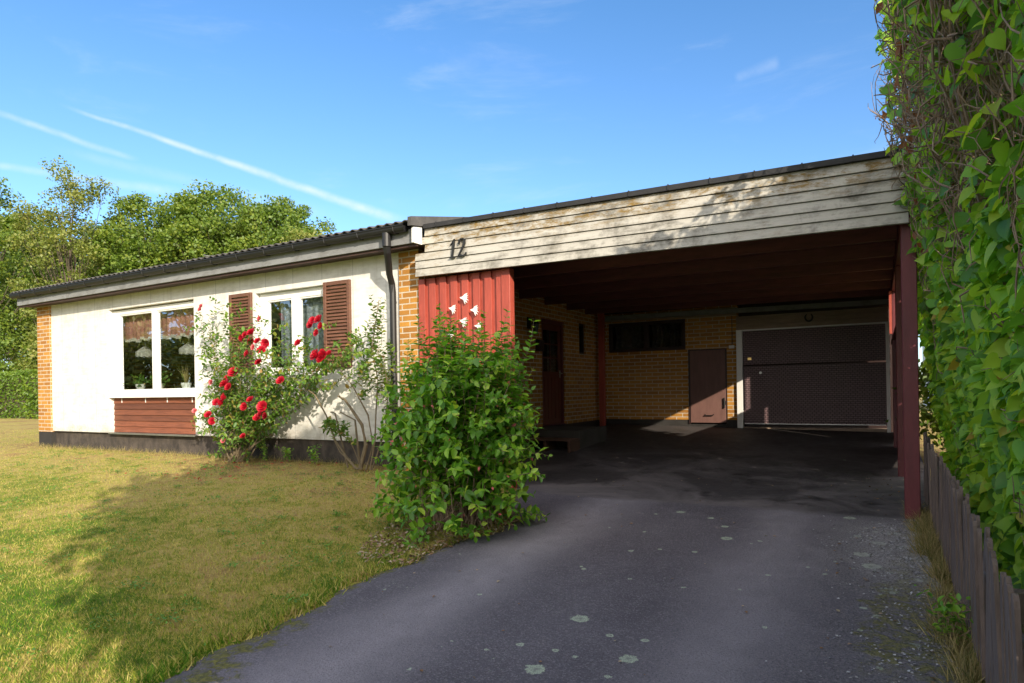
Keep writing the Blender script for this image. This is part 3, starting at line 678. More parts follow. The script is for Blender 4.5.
# fascia: six overlapping boards
zt, zb = 2.03, 1.43; nb = 6
for k in range(nb):
    z1 = zt-(zt-zb)*k/nb; z0 = zt-(zt-zb)*(k+1)/nb
    x0 = -4.995 if z0 > 1.83 else -5.15
    if k == 2: x0 = -4.995
    f = MB(); x1 = .245
    V = []
    for x in (x0, x1):
        kz = KZ*(x+2.5)*(1 if True else 0)
        V += [(x, 6.585, z0+.006+kz), (x, 6.600, z1+kz), (x, 6.63, z1+kz), (x, 6.63, z0+.006+kz)]
    f.add(V, [(0, 1, 2, 3), (7, 6, 5, 4), (0, 4, 5, 1), (1, 5, 6, 2), (2, 6, 7, 3), (3, 7, 4, 0)])
    f.build('fascia_board', 'old_board', cp, .0025)
f = MB(); f.box(-4.99, .27, 6.56, 6.61, zt+.002, zt+.055, KZ)
for xx in np.arange(-4.8, .2, .42): f.box(xx, xx+.012, 6.552, 6.58, zt+.004, zt+.062, KZ)
f.build('edge_capping', 'felt', cp)
f = MB(); f.box(-4.98, .29, 6.612, 14.2, zt-.02, zt+.04, KZ); f.build('roof_deck', 'felt', cp)
f = MB(); f.box(-4.98, .29, 6.633, 6.68, zb+.03, zt-.021, KZ)
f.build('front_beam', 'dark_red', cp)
# ceiling of boards and crossing joists
f = MB()
for q in range(60):
    y0 = 6.70+q*.11
    if y0 > 13.1: break
    f.box(-5.24, .27, y0, y0+.104, 1.66, 1.68, KZ)
f.build('ceiling_boards', 'ceiling', cp)
for yy in (7.6, 8.55, 9.5, 10.45, 11.4, 12.3):
    MB().box(-5.24, .18, yy, yy+.07, 1.50, 1.659, KZ).build('joist', 'ceiling', cp, .003)
# right side: posts, beam, boarding with opening above
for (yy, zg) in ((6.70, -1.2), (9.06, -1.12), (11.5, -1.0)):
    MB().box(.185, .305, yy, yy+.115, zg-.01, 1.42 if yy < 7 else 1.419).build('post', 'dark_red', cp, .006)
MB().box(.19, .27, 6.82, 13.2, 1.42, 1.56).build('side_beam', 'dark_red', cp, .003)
MB().box(.272, .30, 6.64, 14.1, 1.425, 1.985).build('side_fascia', 'old_board', cp)
MB().box(.195, .30, 9.18, 13.2, .68, .76).build('side_rail', 'dark_red', cp, .003)
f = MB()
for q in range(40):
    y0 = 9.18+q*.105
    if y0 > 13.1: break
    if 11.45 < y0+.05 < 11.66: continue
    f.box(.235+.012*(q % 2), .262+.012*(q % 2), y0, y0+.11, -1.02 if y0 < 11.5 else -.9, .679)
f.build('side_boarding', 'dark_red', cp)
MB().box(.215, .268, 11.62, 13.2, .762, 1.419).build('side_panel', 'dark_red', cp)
for yy, xx in ((11.40, .150),):
    MB().box(xx, xx+.035, yy, yy+.05, .765, 1.419).build('side_stud', 'red_wood', cp)
# red board and batten screen beside the brick corner
f = MB(); f.box(-5.215, -3.86, 6.735, 6.76, -1.12, 1.46); 
xx = -5.19
while xx < -4.0:
    f.box(xx, xx+.098, 6.705, 6.7345, -1.12, 1.455); xx += .168
sc = f.build('board_screen', 'red_wood', cp, .002)
MB().box(-3.935, -3.815, 6.69, 6.80, -1.2, 1.46).build('corner_post', 'red_wood', cp, .005)
# red post against the back-left corner
MB().box(-5.17, -5.06, 12.82, 12.93, -.80, 1.60).build('post', 'red_wood', cp, .005)

# ------------------------------------------------------------------ garage / store room at the back
gr = empty('garage', (-2.5, 13.5, -.85), 'yellow brick garage block at the back of the carport', 'garage')
YB = 13.2
HX0, HX1 = -3.34, -2.63; GX0, GX1 = -2.30, .11; WX0, WX1 = -5.09, -3.42
f = MB(); kz = KZ
f.box(-5.25, WX0, YB, YB+.25, -.66, 1.6); f.box(WX0, WX1, YB, YB+.25, -.66, .77); f.box(WX0, WX1, YB, YB+.25, 1.40, 1.6)
f.box(WX1, HX0, YB, YB+.25, -.66, 1.6); f.box(HX0, HX1, YB, YB+.25, .745, 1.6); f.box(HX1, -2.42, YB, YB+.25, -.66, 1.6)
f.build('brick_wall', 'brick', gr)
f = MB(); f.box(-5.25, HX0, YB+.012, YB+.25, -.90, -.662); f.box(HX1, -2.42, YB+.012, YB+.25, -.90, -.662); f.box(HX0, HX1, YB+.012, YB+.25, -.90, -.75); f.build('plinth', 'black_plinth', gr)
f = MB(); f.box(-5.25, .4, YB+.3, 18, -.9, 1.93); f.box(-5.24, .3, YB+.012, YB+.29, 1.602, 1.95); f.build('rear_block', 'frame_dark', gr)
wk = window(WX0+.003, WX1-.003, .772, 1.398, [(-4.29, -4.22)], (.05, .05, .06, .06), YB+.03, .06, gr, 'frame_dark', 'glass_dark')
# white transom board over the window, running to the garage header
MB().box(-5.16, -2.42, YB-.035, YB-.002, 1.40, 1.49, KZ).build('header_board', 'lining', gr, .002, label='pale grey board over the dark windows')
f = MB()
for q in range(3):
    z0 = 1.10+q*.09; f.prism([(YB-.03, z0), (YB-.015, z0+.086), (YB+.01, z0+.086), (YB+.01, z0)], 0, -2.42, .16)
f.build('header_cladding', 'lining', gr)
MB().box(-5.1, .18, YB-.16, YB-.06, 1.43, 1.52, KZ).build('rear_beam', 'grey_board', gr, .003)
f = MB(); f.box(-2.42, -2.31, YB-.05, YB+.05, -.86, 1.10); f.box(.115, .175, YB-.05, YB+.05, -.88, 1.10)
f.box(-2.31, .115, YB-.045, YB+.05, 1.075, 1.10)
f.build('door_casing', 'white_paint', gr, .003)
# up-and-over door with embossed pattern
m, t = newmat('embossed brown steel'); p_ = pos(t); sp = t.n('ShaderNodeSeparateXYZ', {0: p_})
vec = t.n('ShaderNodeCombineXYZ', {0: sp.outputs[0], 1: sp.outputs[2]}).outputs[0]
b = t.n('ShaderNodeTexBrick', {'Vector': vec, 'Scale': 1., 'Brick Width': .075, 'Row Height': .038, 'Mortar Size': .007, 'Mortar Smooth': .6, 'Color1': (.185, .115, .120, 1), 'Color2': (.15, .092, .10, 1), 'Mortar': (.030, .018, .02, 1)})
finish(t, b.outputs[0], .5, t.math('MULTIPLY', b.outputs[1], -1.), .5, .008, spec=.5); MAT['gdoor'] = m
f = MB(); f.box(-2.30, .112, YB+.02, YB+.05, .42, 1.072); f.box(-2.30, .112, YB+.012, YB+.05, -.73, .39)
gd = f.build('garage_door', m, gr, .004)
f = MB(); f.box(-2.29, .105, YB, YB+.011, -.735, -.722); f.build('bottom_trim', 'steel', gd)
f = MB(); f.box(-2.22, -2.15, YB+.005, YB+.019, .51, .555); f.build('lock_plate', 'brass', gd)
f = MB(); f.tube([(-1.98, YB+.012, .255), (-1.98, YB-.03, .255)], [.018, .026], 12); f.build('door_knob', 'steel', gd)
MB().box(-2.31, .12, YB-.02, YB+.25, -.95, -.80).build('threshold', 'lining', gr)
f = MB(); f.box(HX0+.01, HX1-.01, YB-.02, YB+.02, -.72, .735)
ht = f.build('hatch_door', 'hatch', gr, .004)
f = MB(); f.tube([(HX1-.03, YB-.045, -.42), (HX1-.03, YB-.045, -.22)], .014, 8); f.box(HX1-.05, HX1-.01, YB-.034, YB-.021, -.36, -.28); f.build('hinge', 'black', ht)
f = MB(); f.tube([(HX0+.30, YB-.022, -.55), (HX0+.30, YB-.05, -.57), (HX0+.46, YB-.05, -.57), (HX0+.46, YB-.022, -.55)], .009, 6); f.build('pull_handle', 'black', ht)
f = MB(); f.box(HX0-.03, HX0+.008, YB-.012, YB+.02, -.74, .76); f.box(HX1-.008, HX1+.02, YB-.012, YB+.02, -.74, .76); f.box(HX0+.008, HX1-.008, YB-.012, YB+.02, .737, .76); f.build('hatch_frame', 'frame_dark', gr)
# switch box with conduit, hook
f = MB(); f.box(-2.56, -2.46, YB-.045, YB-.001, .75, .81); sb = f.build('switch_box', 'white_paint', gr, .004)
f = MB(); f.tube([(-2.50, YB-.012, .81), (-2.50, YB-.012, 1.39)], .007, 6); f.build('cable', 'frame_dark', sb)
# two net curtains behind the back windows
for k_, (a, b) in enumerate(((-5.0, -4.32), (-4.18, -3.5))):
    n = 50; xs = np.linspace(a, b, n); mid = (a+b)/2; V = []
    for zz, pin in ((1.36, 1.), (1.08, .55), (.82, 1.)):
        V.append(np.stack([mid+(xs-mid)*(1 if zz > 1.3 else .75+.25*pin), YB+.16+.012*np.sin(xs*70), np.full(n, zz+C)], -1))
    V = np.concatenate(V); o0 = np.array([mid, YB+.16, .82+C]); q = np.arange(n-1)
    F = np.concatenate([np.stack([q+r_*n, q+1+r_*n, q+1+(r_+1)*n, q+(r_+1)*n], -1) for r_ in range(2)])
    o = link('net_curtain', mesh_np('net_curtain', V-o0, F, [4]*len(F)), MAT['lace'], loc=o0)
    tag(o, 'white net curtain in the %s pane of the dark window under the carport' % ('left', 'right')[k_], 'curtain', 'net curtains in the back window')
# ------------------------------------------------------------------ small things in the carport
f = MB(); pts = [(-1.116+.062*math.sin(a), YB-.05, 1.262-.062*math.cos(a)*1.15) for a in np.linspace(-2.55, 2.55, 18)]
rr = [.010]*2+[.016]*14+[.010]*2; f.tube(pts, rr, 8)
tag(f.build('horseshoe', 'black', None, smooth=True), 'black horseshoe nailed open end up above the garage door', 'horseshoe')
f = MB(); f.box(XE, -4.20, 9.57, 10.75, -1.02, -.672)
tag(f.build('entry_platform', 'concrete', None, .012), 'dark concrete platform in front of the red front door', 'step')
st = empty('wooden_step', (-4.62, 9.35, -.97), 'low brown slatted wooden step in front of the concrete platform', 'step')
for q in range(3): MB().box(-5.08, -4.17, 9.14+q*.135, 9.14+q*.135+.12, -.815, -.79).build('slat', 'pallet', st, .004)
for xx in (-5.06, -4.65, -4.23): MB().box(xx, xx+.045, 9.15, 9.53, -.985, -.816).build('bearer', 'pallet', st, .004)
ln = empty('wall_lantern', (XE, 9.82, .94), 'dark wall lantern on the brick beside the front door', 'lamp')
f = MB(); f.box(XE+.005, XE+.03, 9.77, 9.87, 1.05, 1.25); f.tube([(XE+.03, 9.82, 1.22), (XE+.12, 9.82, 1.25), (XE+.14, 9.82, 1.2)], .009, 6); f.build('bracket', 'black', ln)
f = MB(); n = 6
V = [(XE+.14+r*math.cos(2*math.pi*k/n), 9.82+r*math.sin(2*math.pi*k/n), z) for r, z in ((.045, .95), (.07, 1.12), (.085, 1.13), (.02, 1.2)) for k in range(n)]
f.add(V, [(a*n+k, a*n+(k+1) % n, (a+1)*n+(k+1) % n, (a+1)*n+k) for a in range(3) for k in range(n)]+[tuple(range(n))[::-1], tuple(range(3*n, 4*n))]); f.build('lantern_body', 'black', ln)
ml = empty('meter_box', (XE, 10.17, .67), 'small dark box on the brick left of the front door', 'box')
f = MB(); f.box(XE+.002, XE+.09, 10.08, 10.26, .68, .86); f.build('box_body', 'frame_dark', ml, .006)
f = MB(); f.prism([(XE+.002, .862), (XE+.10, .858), (XE+.002, .90)], 1, 10.07, 10.27); f.build('box_lid', 'frame_dark', ml)
# numerals 1 and 2 on the fascia
nb_ = empty('house_number', (-4.46, 6.575, 1.64), 'black numerals 12 on the weathered white fascia boards', 'sign')
def ribbon(pts, wd, par, name):
    f = MB(); pts = [Vector((p[0], 0, p[1])) for p in pts]
    L, Rr = [], []
    for i_, p in enumerate(pts):
        d = (pts[min(i_+1, len(pts)-1)]-pts[max(i_-1, 0)]).normalized(); nn = Vector((-d.z, 0, d.x)); ww = wd[i_] if hasattr(wd, '__len__') else wd
        L.append(p+nn*ww/2); Rr.append(p-nn*ww/2)
    k = len(pts); V = [(p.x, y, p.z) for y in (6.560, 6.582) for p in L+Rr]
    F = []
    for i_ in range(k-1):
        F += [(i_, i_+1, k+i_+1, k+i_), (2*k+i_, 3*k+i_, 3*k+i_+1, 2*k+i_+1), (i_, 2*k+i_, 2*k+i_+1, i_+1), (k+i_, k+i_+1, 3*k+i_+1, 3*k+i_)]
    F += [(0, k, 3*k, 2*k), (k-1, 3*k-1, 4*k-1, 2*k-1)]
    f.add(V, F); return f.build(name, 'black', par)
ribbon([(-4.585, 1.80), (-4.553, 1.826), (-4.527, 1.868), (-4.533, 1.80), (-4.560, 1.655)], [.008, .013, .020, .023, .022], nb_, 'numeral_one')
f1 = MB(); f1.box(-4.600, -4.515, 6.562, 6.584, 1.642, 1.657); f1.build('numeral_foot', 'black', nb_)
ribbon([(-4.455, 1.80), (-4.452, 1.84), (-4.425, 1.862), (-4.395, 1.862), (-4.372, 1.842), (-4.374, 1.80), (-4.405, 1.745), (-4.445, 1.685), (-4.462, 1.655)], [.020, .016, .014, .016, .020, .022, .018, .014, .014], nb_, 'numeral_two')
ribbon([(-4.462, 1.655), (-4.425, 1.662), (-4.390, 1.650), (-4.360, 1.668), (-4.352, 1.690)], [.016, .021, .021, .014, .008], nb_, 'numeral_foot')
# white swallow ornaments on the red screen
def swallow(cx, cz, sc, rot, label):
    sc *= .72; o2 = [(-.10, .052), (-.055, .050), (-.02, .06), (.02, .09), (.085, .10), (.045, .062), (.105, .060), (.050, .035), (.105, .018), (.045, .012),
          (.085, -.045), (.028, -.010), (.055, -.085), (.012, -.045), (.005, -.10), (-.018, -.02), (-.045, .005), (-.075, .018)]
    f = MB(); c_, s_ = math.cos(rot), math.sin(rot)
    f.prism([(cx+sc*(x*c_-z*s_), cz+sc*(x*s_+z*c_)) for x, z in o2], 1, 6.672, 6.684)
    f.tube([(cx, 6.684, cz+.02), (cx, 6.71, cz+.02)], .006, 5)
    tag(f.build('swallow_ornament', 'white_paint', None), label, 'ornament', 'white swallows on the red boards')
swallow(-4.46, 1.14, .9, .1, 'topmost white swallow ornament on the red boards below the number')
swallow(-4.64, 1.02, .8, 0, 'upper left white swallow ornament on the red boards')
swallow(-4.31, .98, .85, .15, 'upper right white swallow ornament on the red boards')
swallow(-4.48, .85, .85, -.1, 'middle white swallow ornament just above the bush top')
swallow(-4.26, .78, .75, .1, 'lower right white swallow ornament behind the bush top')
swallow(-4.68, .71, .75, .2, 'lowest left white swallow ornament half hidden by the bush')

# ------------------------------------------------------------------ picket fence
fe = empty('picket_fence', (.40, 4.0, -1.3), 'low weathered brown picket fence along the right edge of the driveway', 'fence')
FX = .385
def picket_mesh():
    import bmesh
    f = MB(); w2_ = .027
    prof = [(-w2_, 0), (w2_, 0), (w2_, .60), (w2_*.8, .625), (w2_*.4, .64), (0, .645), (-w2_*.4, .64), (-w2_*.8, .625), (-w2_, .60)]
    f.prism(prof, 0, -.008, .008); return f
pm = picket_mesh(); first = None
ypk = np.arange(1.0, 7.75, .098)
for q, yy in enumerate(ypk):
    gz = float(ground(.3, yy)); base = (FX+rng.normal()*.003, yy, gz+.04+C)
    if first is None:
        me = bpy.data.meshes.new('picket'); me.from_pydata(pm.v, [], pm.f); me.update(); first = link('picket', me, MAT['picket'], fe); o = first
    else:
        o = first.copy(); COL.objects.link(o)
    o.location = Vector(base)-Vector(fe.location); o.rotation_euler = (rng.normal()*.012, rng.normal()*.02, rng.normal()*.04); o.scale = (1, 1, 1+rng.normal()*.015)
for zz in (.14, .48):
    f = MB(); f.tube([(FX+.028, yy, float(ground(.3, yy))+zz) for yy in (.95, 2.5, 4.5, 6.7, 7.75)], .020, 4); f.build('rail', 'picket', fe)
for yy in (1.2, 3.2, 5.2, 7.2): gz = float(ground(.3, yy)); MB().box(FX+.05, FX+.12, yy, yy+.07, gz-.05, gz+.50).build('fence_post', 'picket', fe)

# ------------------------------------------------------------------ tall hedge on the right
hd = empty('hedge', (1.0, 3, -1.35), 'tall leafy hedge with bare twigs showing, rising above the picket fence', 'hedge')
hn = 10
rng = np.random.default_rng(11)
KX = rng.uniform(.6, 3.2, (hn, 2)); PH = rng.uniform(0, 6.28, hn); AM = rng.uniform(.4, 1, hn)
def bumps(y, z):
    s = 0
    for k in range(hn): s = s+AM[k]*np.sin(KX[k, 0]*y*1.7+KX[k, 1]*z*1.7+PH[k])
    return s/np.sqrt(hn)
def face_x(y, h):
    b = np.interp(h, [-1.4, -.5, 0, .5, 1.2, 1.9, 2.7, 3.2], [.62, .60, .48, .42, .25, .11, -.02, -.05])
    near = np.clip((4.2-y)/3, 0, 1)*np.interp(h, [-1, .6, 2], [.03, .06, .14])
    return b+near+.055*bumps(y, h)+.03
def top_h(y): return np.interp(y, [-2.2, -1.4, 1.2, 2.2, 3.5, 5, 8.6, 9.0], [2.6, 3.4, 3.5, 3.0, 2.58, 2.62, 2.5, 1.8])
def y_near(h): return np.interp(h, [-1.4, .45, 1.3, 3.2], [-.3, -.75, -1.6, -1.7])
N = 23000
y = rng.uniform(-1.9, 9.0, N*2); h = rng.uniform(-1.35, 3.5, N*2)
# many more leaves where the camera sees them
keep = (h < top_h(y)+.10*bumps(y*2, h)) & (y > y_near(h))
vis = np.clip((y-1.2)/.6, .25, 1)*np.where(y > 7.3, .5, 1); keep &= rng.uniform(size=2*N) < vis
bare = np.maximum(sm(-.1, .5, bumps(y*.75+3, h*1.1))*sm(-.1, .8, h), .97*np.exp(-((h-.36*y)/(.15*y))**2)*(y > 2.8))
keep &= rng.uniform(size=2*N) > bare*.93
y, h, bare = y[keep], h[keep], bare[keep]; n = len(y)
dep = np.abs(rng.normal(0, .11, n))+bare*.12*rng.uniform(size=n)
x = face_x(y, h)+dep
far_thin = (y > 6.65)
x = np.where(far_thin & (h > -.6), np.maximum(x, .40+.0*h), x)
P = np.stack([x, y, h], -1)
D = norm(np.stack([-.35+rng.normal(0, .45, n), rng.normal(0, .75, n)-.1, -.5+rng.normal(0, .6, n)], -1))
Nn = norm(np.stack([-.55+rng.normal(0, .55, n), -.35+rng.normal(0, .6, n), .65+rng.normal(0, .5, n)], -1))
sz = (.040+.078*rng.uniform(size=n)**.8)*np.where(y > 5.8, .9, 1)*np.where((y > 1.2) & (y < 3.0), .68, 1)*np.where(y < 1.3, 1.5, 1)
fo = leafobj('foliage', P, D, Nn, sz, HT, 'hedge_leaf', hd); fo.data.polygons.foreach_set('use_smooth', [True]*len(fo.data.polygons))
print('hedge leaves', n)
# denser inner and outer foliage, gives the hedge its body
n = 34000
y = rng.uniform(-1.9, 8.9, n); h = rng.uniform(-1.35, 3.45, n); k = (h < top_h(y)-.02) & (y > y_near(h)) & (y < 8.6); y, h = y[k], h[k]; n = len(y)
ye = np.concatenate([rng.uniform(-1.9, 1.9, 14000), rng.uniform(3.0, 6.9, 9000)]); he = np.concatenate([rng.uniform(-1.3, 3.45, 14000), rng.uniform(1.5, 2.6, 9000)])
k = (he < top_h(ye)-.02) & (ye > y_near(he)); y = np.concatenate([y, ye[k]]); h = np.concatenate([h, he[k]]); n = len(y)
x = face_x(y, h)+rng.uniform(.45, 1.3, n)
leafobj('inner_foliage', np.stack([x, y, h], -1), rdir(n)+[0, 0, -.5], rdir(n), rng.uniform(.11, .20, n), OV, 'hedge_leaf', hd)
# branches: upright stems and fine twigs
f = MB()
for q in range(110):
    y0 = rng.uniform(-1.4, 7.2); x0 = .62+rng.uniform(0, .5); pts = []; yy = y0; off = rng.uniform(.06, .5)
    top = float(top_h(np.array(y0)))-rng.uniform(0, .5); k = 9
    for i_ in range(k+1):
        hh_ = -1.35+(top+1.35)*i_/k; xx = float(face_x(yy, hh_))+off*(1-.4*i_/k)+.05; xx = max(xx, .45 if hh_ < .3 else 0)
        pts.append((xx+rng.normal()*.02, yy, hh_)); yy += rng.normal()*.09
    r0 = rng.uniform(.010, .022); f.tube(pts, [r0*(1-.75*i_/k) for i_ in range(k+1)], 5, False)
for q in range(7500):
    yy = rng.uniform(1.5, 7.1); hh_ = rng.uniform(-.9, 2.9)
    if hh_ > top_h(yy)-.05: continue
    b_ = max(float(sm(-.1, .5, bumps(yy*.75+3, hh_*1.1))*sm(-.1, .8, hh_)), math.exp(-((hh_-.36*yy)/(.15*yy))**2))
    if rng.uniform() > .25+.75*b_: continue
    p0 = np.array([float(face_x(yy, hh_))+rng.uniform(.02, .25), yy, hh_]); d = norm(np.array([-.10+rng.normal()*.25, rng.normal()*.6, .45+rng.normal()*.6])); pts = [p0]
    L_ = rng.uniform(.12, .42)
    for i_ in range(4): d = norm(d+rng.normal(size=3)*.22); q_ = pts[-1]+d*L_/4; q_[0] = max(q_[0], float(face_x(q_[1], q_[2]))-.05); pts.append(q_)
    r0 = rng.uniform(.0022, .0065); f.tube(pts, [r0, r0*.9, r0*.75, r0*.6, r0*.35], 4, False)
f.build('branches', 'twig', hd)
n = 260; yy = rng.uniform(3.5, 7, n*6); hh_ = rng.uniform(.8, 2.8, n*6); k = (bumps(yy*.55+3, hh_*.8) > .45) & (hh_ < top_h(yy)); yy, hh_ = yy[k][:n], hh_[k][:n]; n = len(yy)
leafobj('dry_leaves', np.stack([face_x(yy, hh_)+rng.uniform(.0, .25, n), yy, hh_], -1), rdir(n)+[0, 0, -.6], rdir(n)+[-1, 0, 0], rng.uniform(.05, .10, n), OV, 'dead_leaf', hd)

# ------------------------------------------------------------------ generic shoots for shrubs
def shrub(cx, cy, gz, shoots, leafmat_, tm, lsz, parent, stem_mat='twig', pair=.045, start=.15):
    """shoots: list of polylines (world, eye-relative); opposite leaves along each"""
    f = MB(); Ps, Ds, Ns, Ss = [], [], [], []
    for pts, r0 in shoots:
        pts = [np.array(p, float) for p in pts]; k = len(pts)-1
        f.tube(pts, [r0*(1-.8*i_/k) for i_ in range(k+1)], 5, False)
        L = [np.linalg.norm(pts[i_+1]-pts[i_]) for i_ in range(k)]; tot = sum(L); s_ = tot*start; ang = rng.uniform(0, 3)
        while s_ < tot:
            a = 0; q = s_
            while a < k-1 and q > L[a]: q -= L[a]; a += 1
            p = pts[a]+(pts[a+1]-pts[a])*min(1, q/L[a]); d = norm(pts[a+1]-pts[a])
            u = norm(np.cross(d, [.3, .2, 1.])); v = np.cross(d, u)
            for sgn in (1, -1):
                o_ = (u*math.cos(ang)+v*math.sin(ang))*sgn; D = norm(o_+d*.45+np.array([0, 0, -.15])+rng.normal(size=3)*.2)
                Ps.append(p); Ds.append(D); Ns.append(norm(np.array([0, 0, 1.])+d*.3+rng.normal(size=3)*.35)); Ss.append(lsz*rng.uniform(.6, 1.15)*(1 if s_ < tot*.9 else .6))
            ang += 1.57+rng.normal()*.2; s_ += pair*rng.uniform(.8, 1.3)
    f.build('stems', stem_mat, parent)
    leafobj('foliage', Ps, Ds, Ns, Ss, tm, leafmat_, parent)
    return len(Ps)
rng = np.random.default_rng(23)
bx, by = -3.42, 5.0; bz = float(ground(bx, by))
bush = empty('bush', (bx, by, bz), 'round bright green leafy bush at the corner of the driveway before the red boards', 'bush')
shoots = []
for q in range(260):
    a = rng.uniform(0, 2*math.pi); lean = rng.uniform(0, 1)**.7
    Hh = 1.92*math.sqrt(max(.06, 1-lean**2*.95))*rng.uniform(.75, 1.06); Rr = .84*lean*rng.uniform(.8, 1.05)
    p0 = np.array([bx+rng.normal()*.12, by+rng.normal()*.12, bz]); dx, dy = math.cos(a)*Rr, math.sin(a)*Rr*.9
    pts = []
    for i_ in range(8):
        u = i_/7; pts.append(p0+np.array([dx*u**1.1, dy*u**1.1, Hh*(u if lean < .5 else (1-(1-u)**1.7)*1.0-(.25*lean*u**3))])+rng.normal(size=3)*.022)
    shoots.append((pts, rng.uniform(.004, .009)))
for (tx, ty, hh_) in ((-.42, -.05, 2.0), (-.28, .1, 2.12), (-.12, .05, 1.95), (.48, .12, 1.92), (.56, .15, 1.75), (.0, .1, 1.8), (.36, .0, 1.8), (-.65, .1, 1.75), (-.30, .25, 2.05), (.66, .1, 1.55), (.2, .1, 1.85), (-.2, .0, 2.05), (.52, .05, 1.98)):
    for rep in range(3):
        jx, jh = (0, 0) if rep == 0 else (rng.normal()*.10, -rng.uniform(.05, .35))
        pts = [np.array([bx+(tx+jx)*u**.8, by+ty*u, bz+(hh_+jh)*u])+rng.normal(size=3)*.02 for u in np.linspace(0, 1, 9)]; shoots.append((pts, .007))
for q in range(210):     # side twigs filling the skirt and the face
    a = rng.uniform(0, 2*math.pi); zz = rng.uniform(.03, 1.55); r_ = .72*math.sqrt(max(.1, 1-(zz/1.85)**2)); p0 = np.array([bx+math.cos(a)*r_*.65, by+math.sin(a)*r_*.65, bz+zz])
    d = norm(np.array([math.cos(a), math.sin(a), rng.uniform(-.25, .7)])); L_ = rng.uniform(.2, .42)
    shoots.append(([p0+d*L_*u+np.array([0, 0, -.06*u*u])+rng.normal(size=3)*.01 for u in (0, .33, .66, 1)], .003))
nl = shrub(bx, by, bz, shoots, 'bush_leaf', OV, .098, bush, pair=.046, start=.25); print('bush leaves', nl)
n = 60; a = rng.uniform(0, 6.28, n); zz = rng.uniform(.15, 1.3, n); r_ = .72*np.sqrt(np.maximum(.1, 1-(zz/1.65)**2))
leafobj('faded_blossom', np.stack([bx+np.cos(a)*r_, by+np.sin(a)*r_, bz+zz], -1), rdir(n)+[0, 0, -.8], rdir(n), rng.uniform(.03, .05, n), OV, 'petal_pink', bush)

# ------------------------------------------------------------------ roses
def at(px, py, Y):
    """world point (eye-relative z) on the plane y=Y seen at a photograph pixel; used to read positions off the photo"""
    v = cam.matrix_world.to_3x3() @ Vector(((px-512)/645, (390-py)/645, -1)); t_ = Y/v.y; return np.array([v.x*t_, Y, v.z*t_])
def rose(p, r, par, mat):
    """ruffled bloom: three whorls of cupped petals"""
    Ps, Ds, Ns, Ss = [], [], [], []
    ax = norm(np.array([.15+rng.normal()*.3, -1, .45+rng.normal()*.3])); u = norm(np.cross(ax, [0, 0, 1.])); v = np.cross(u, ax)
    for ring_, (cnt, op) in enumerate(((5, .25), (6, .65), (7, 1.25))):
        for k in range(cnt):
            a = 2*math.pi*(k+.5*ring_)/cnt+rng.normal()*.15; o_ = u*math.cos(a)+v*math.sin(a)
            Ps.append(p+o_*r*.08*ring_-ax*r*.12*ring_); Ds.append(norm(o_*op+ax)); Ns.append(norm(ax-o_*.6)); Ss.append(r*(1.0+.12*ring_))
    PT = (np.array([(-.15, 0, 0), (.15, 0, 0), (.45, .55, .12), (.25, .95, .0), (-.25, .95, .0), (-.45, .55, .12)]), [(0, 1, 2, 5), (5, 2, 3, 4)])
    return leafobj('rose_bloom', Ps, Ds, Ns, Ss, PT, mat, par)
rng = np.random.default_rng(5)
def curve_pts(a, b, k=7, sag=.0, j=.03):
    a, b = np.array(a, float), np.array(b, float)
    return [a+(b-a)*u+np.array([0, 0, sag*math.sin(math.pi*u)])+(rng.normal(size=3)*j if 0 < u < 1 else 0) for u in np.linspace(0, 1, k)]
rb = at(236, 455, 6.4)
g1 = float(ground(rb[0], 6.4)); rose1 = empty('rose_bush', (rb[0], 6.4, g1), 'climbing rose bush full of red roses between the two windows', 'rose bush', 'rose bushes against the white wall')
b1 = np.array([rb[0], 6.4, g1]); shoots = []
T1 = [(200, 312), (210, 330), (222, 305), (232, 318), (250, 312), (262, 322), (215, 350), (240, 345), (270, 330), (205, 365), (198, 410), (212, 395), (228, 375), (250, 365), (268, 350), (285, 345), (300, 352), (320, 350),
      (335, 345), (318, 328), (345, 356), (362, 345), (290, 375), (270, 385), (255, 400), (262, 415), (240, 405), (225, 420), (212, 430), (245, 425), (310, 372), (330, 372), (280, 362), (232, 345), (222, 360), (245, 385), (236, 330), (208, 320), (300, 335), (350, 372)]
for (px, py) in T1:
    Y = rng.uniform(5.95, 6.62); e = at(px, py, Y); k = curve_pts(b1+rng.normal(size=3)*[.10, .05, 0], e, 8, .10, .03); shoots.append((k, rng.uniform(.004, .010)))
    for q in range(11):
        i_ = rng.integers(2, 8); d = norm(rng.normal(size=3)*[1, .55, .8]+[0, 0, .15]); L_ = rng.uniform(.14, .34); shoots.append(([k[i_]+d*L_*u for u in (0, .35, .7, 1)], .0028))
nl = shrub(0, 0, 0, shoots, 'rose_leaf', OV, .076, rose1, 'rose_stem', pair=.040, start=.25); print('rose leaves', nl)
FL = [(135, 305), (150, 320), (165, 320), (185, 325), (175, 342), (140, 350), (108, 397), (87, 425), (85, 457), (65, 470), (78, 470), (148, 463), (133, 480), (178, 480), (185, 502), (165, 507), (55, 515), (45, 500),
      (300, 270), (315, 268), (295, 280), (310, 300), (308, 355), (325, 355), (318, 362), (340, 350), (265, 325), (168, 372), (95, 432), (222, 417), (130, 552), (172, 498), (128, 312), (320, 283), (92, 412), (150, 300)]
PK = [(12, 490), (28, 235), (25, 243), (82, 562), (52, 420), (170, 265), (155, 335)]
for i_, (zx, zy) in enumerate(FL+PK):
    px, py = 190+zx/2.4375, 210+zy/2.4375; big = zx in (87, 325, 308, 178, 108)
    rose(at(px, py, rng.uniform(5.9, 6.2)), (.076 if big else rng.uniform(.042, .063)) if i_ < len(FL) else .038, rose1, 'petal_red' if i_ < len(FL) else 'petal_pink')
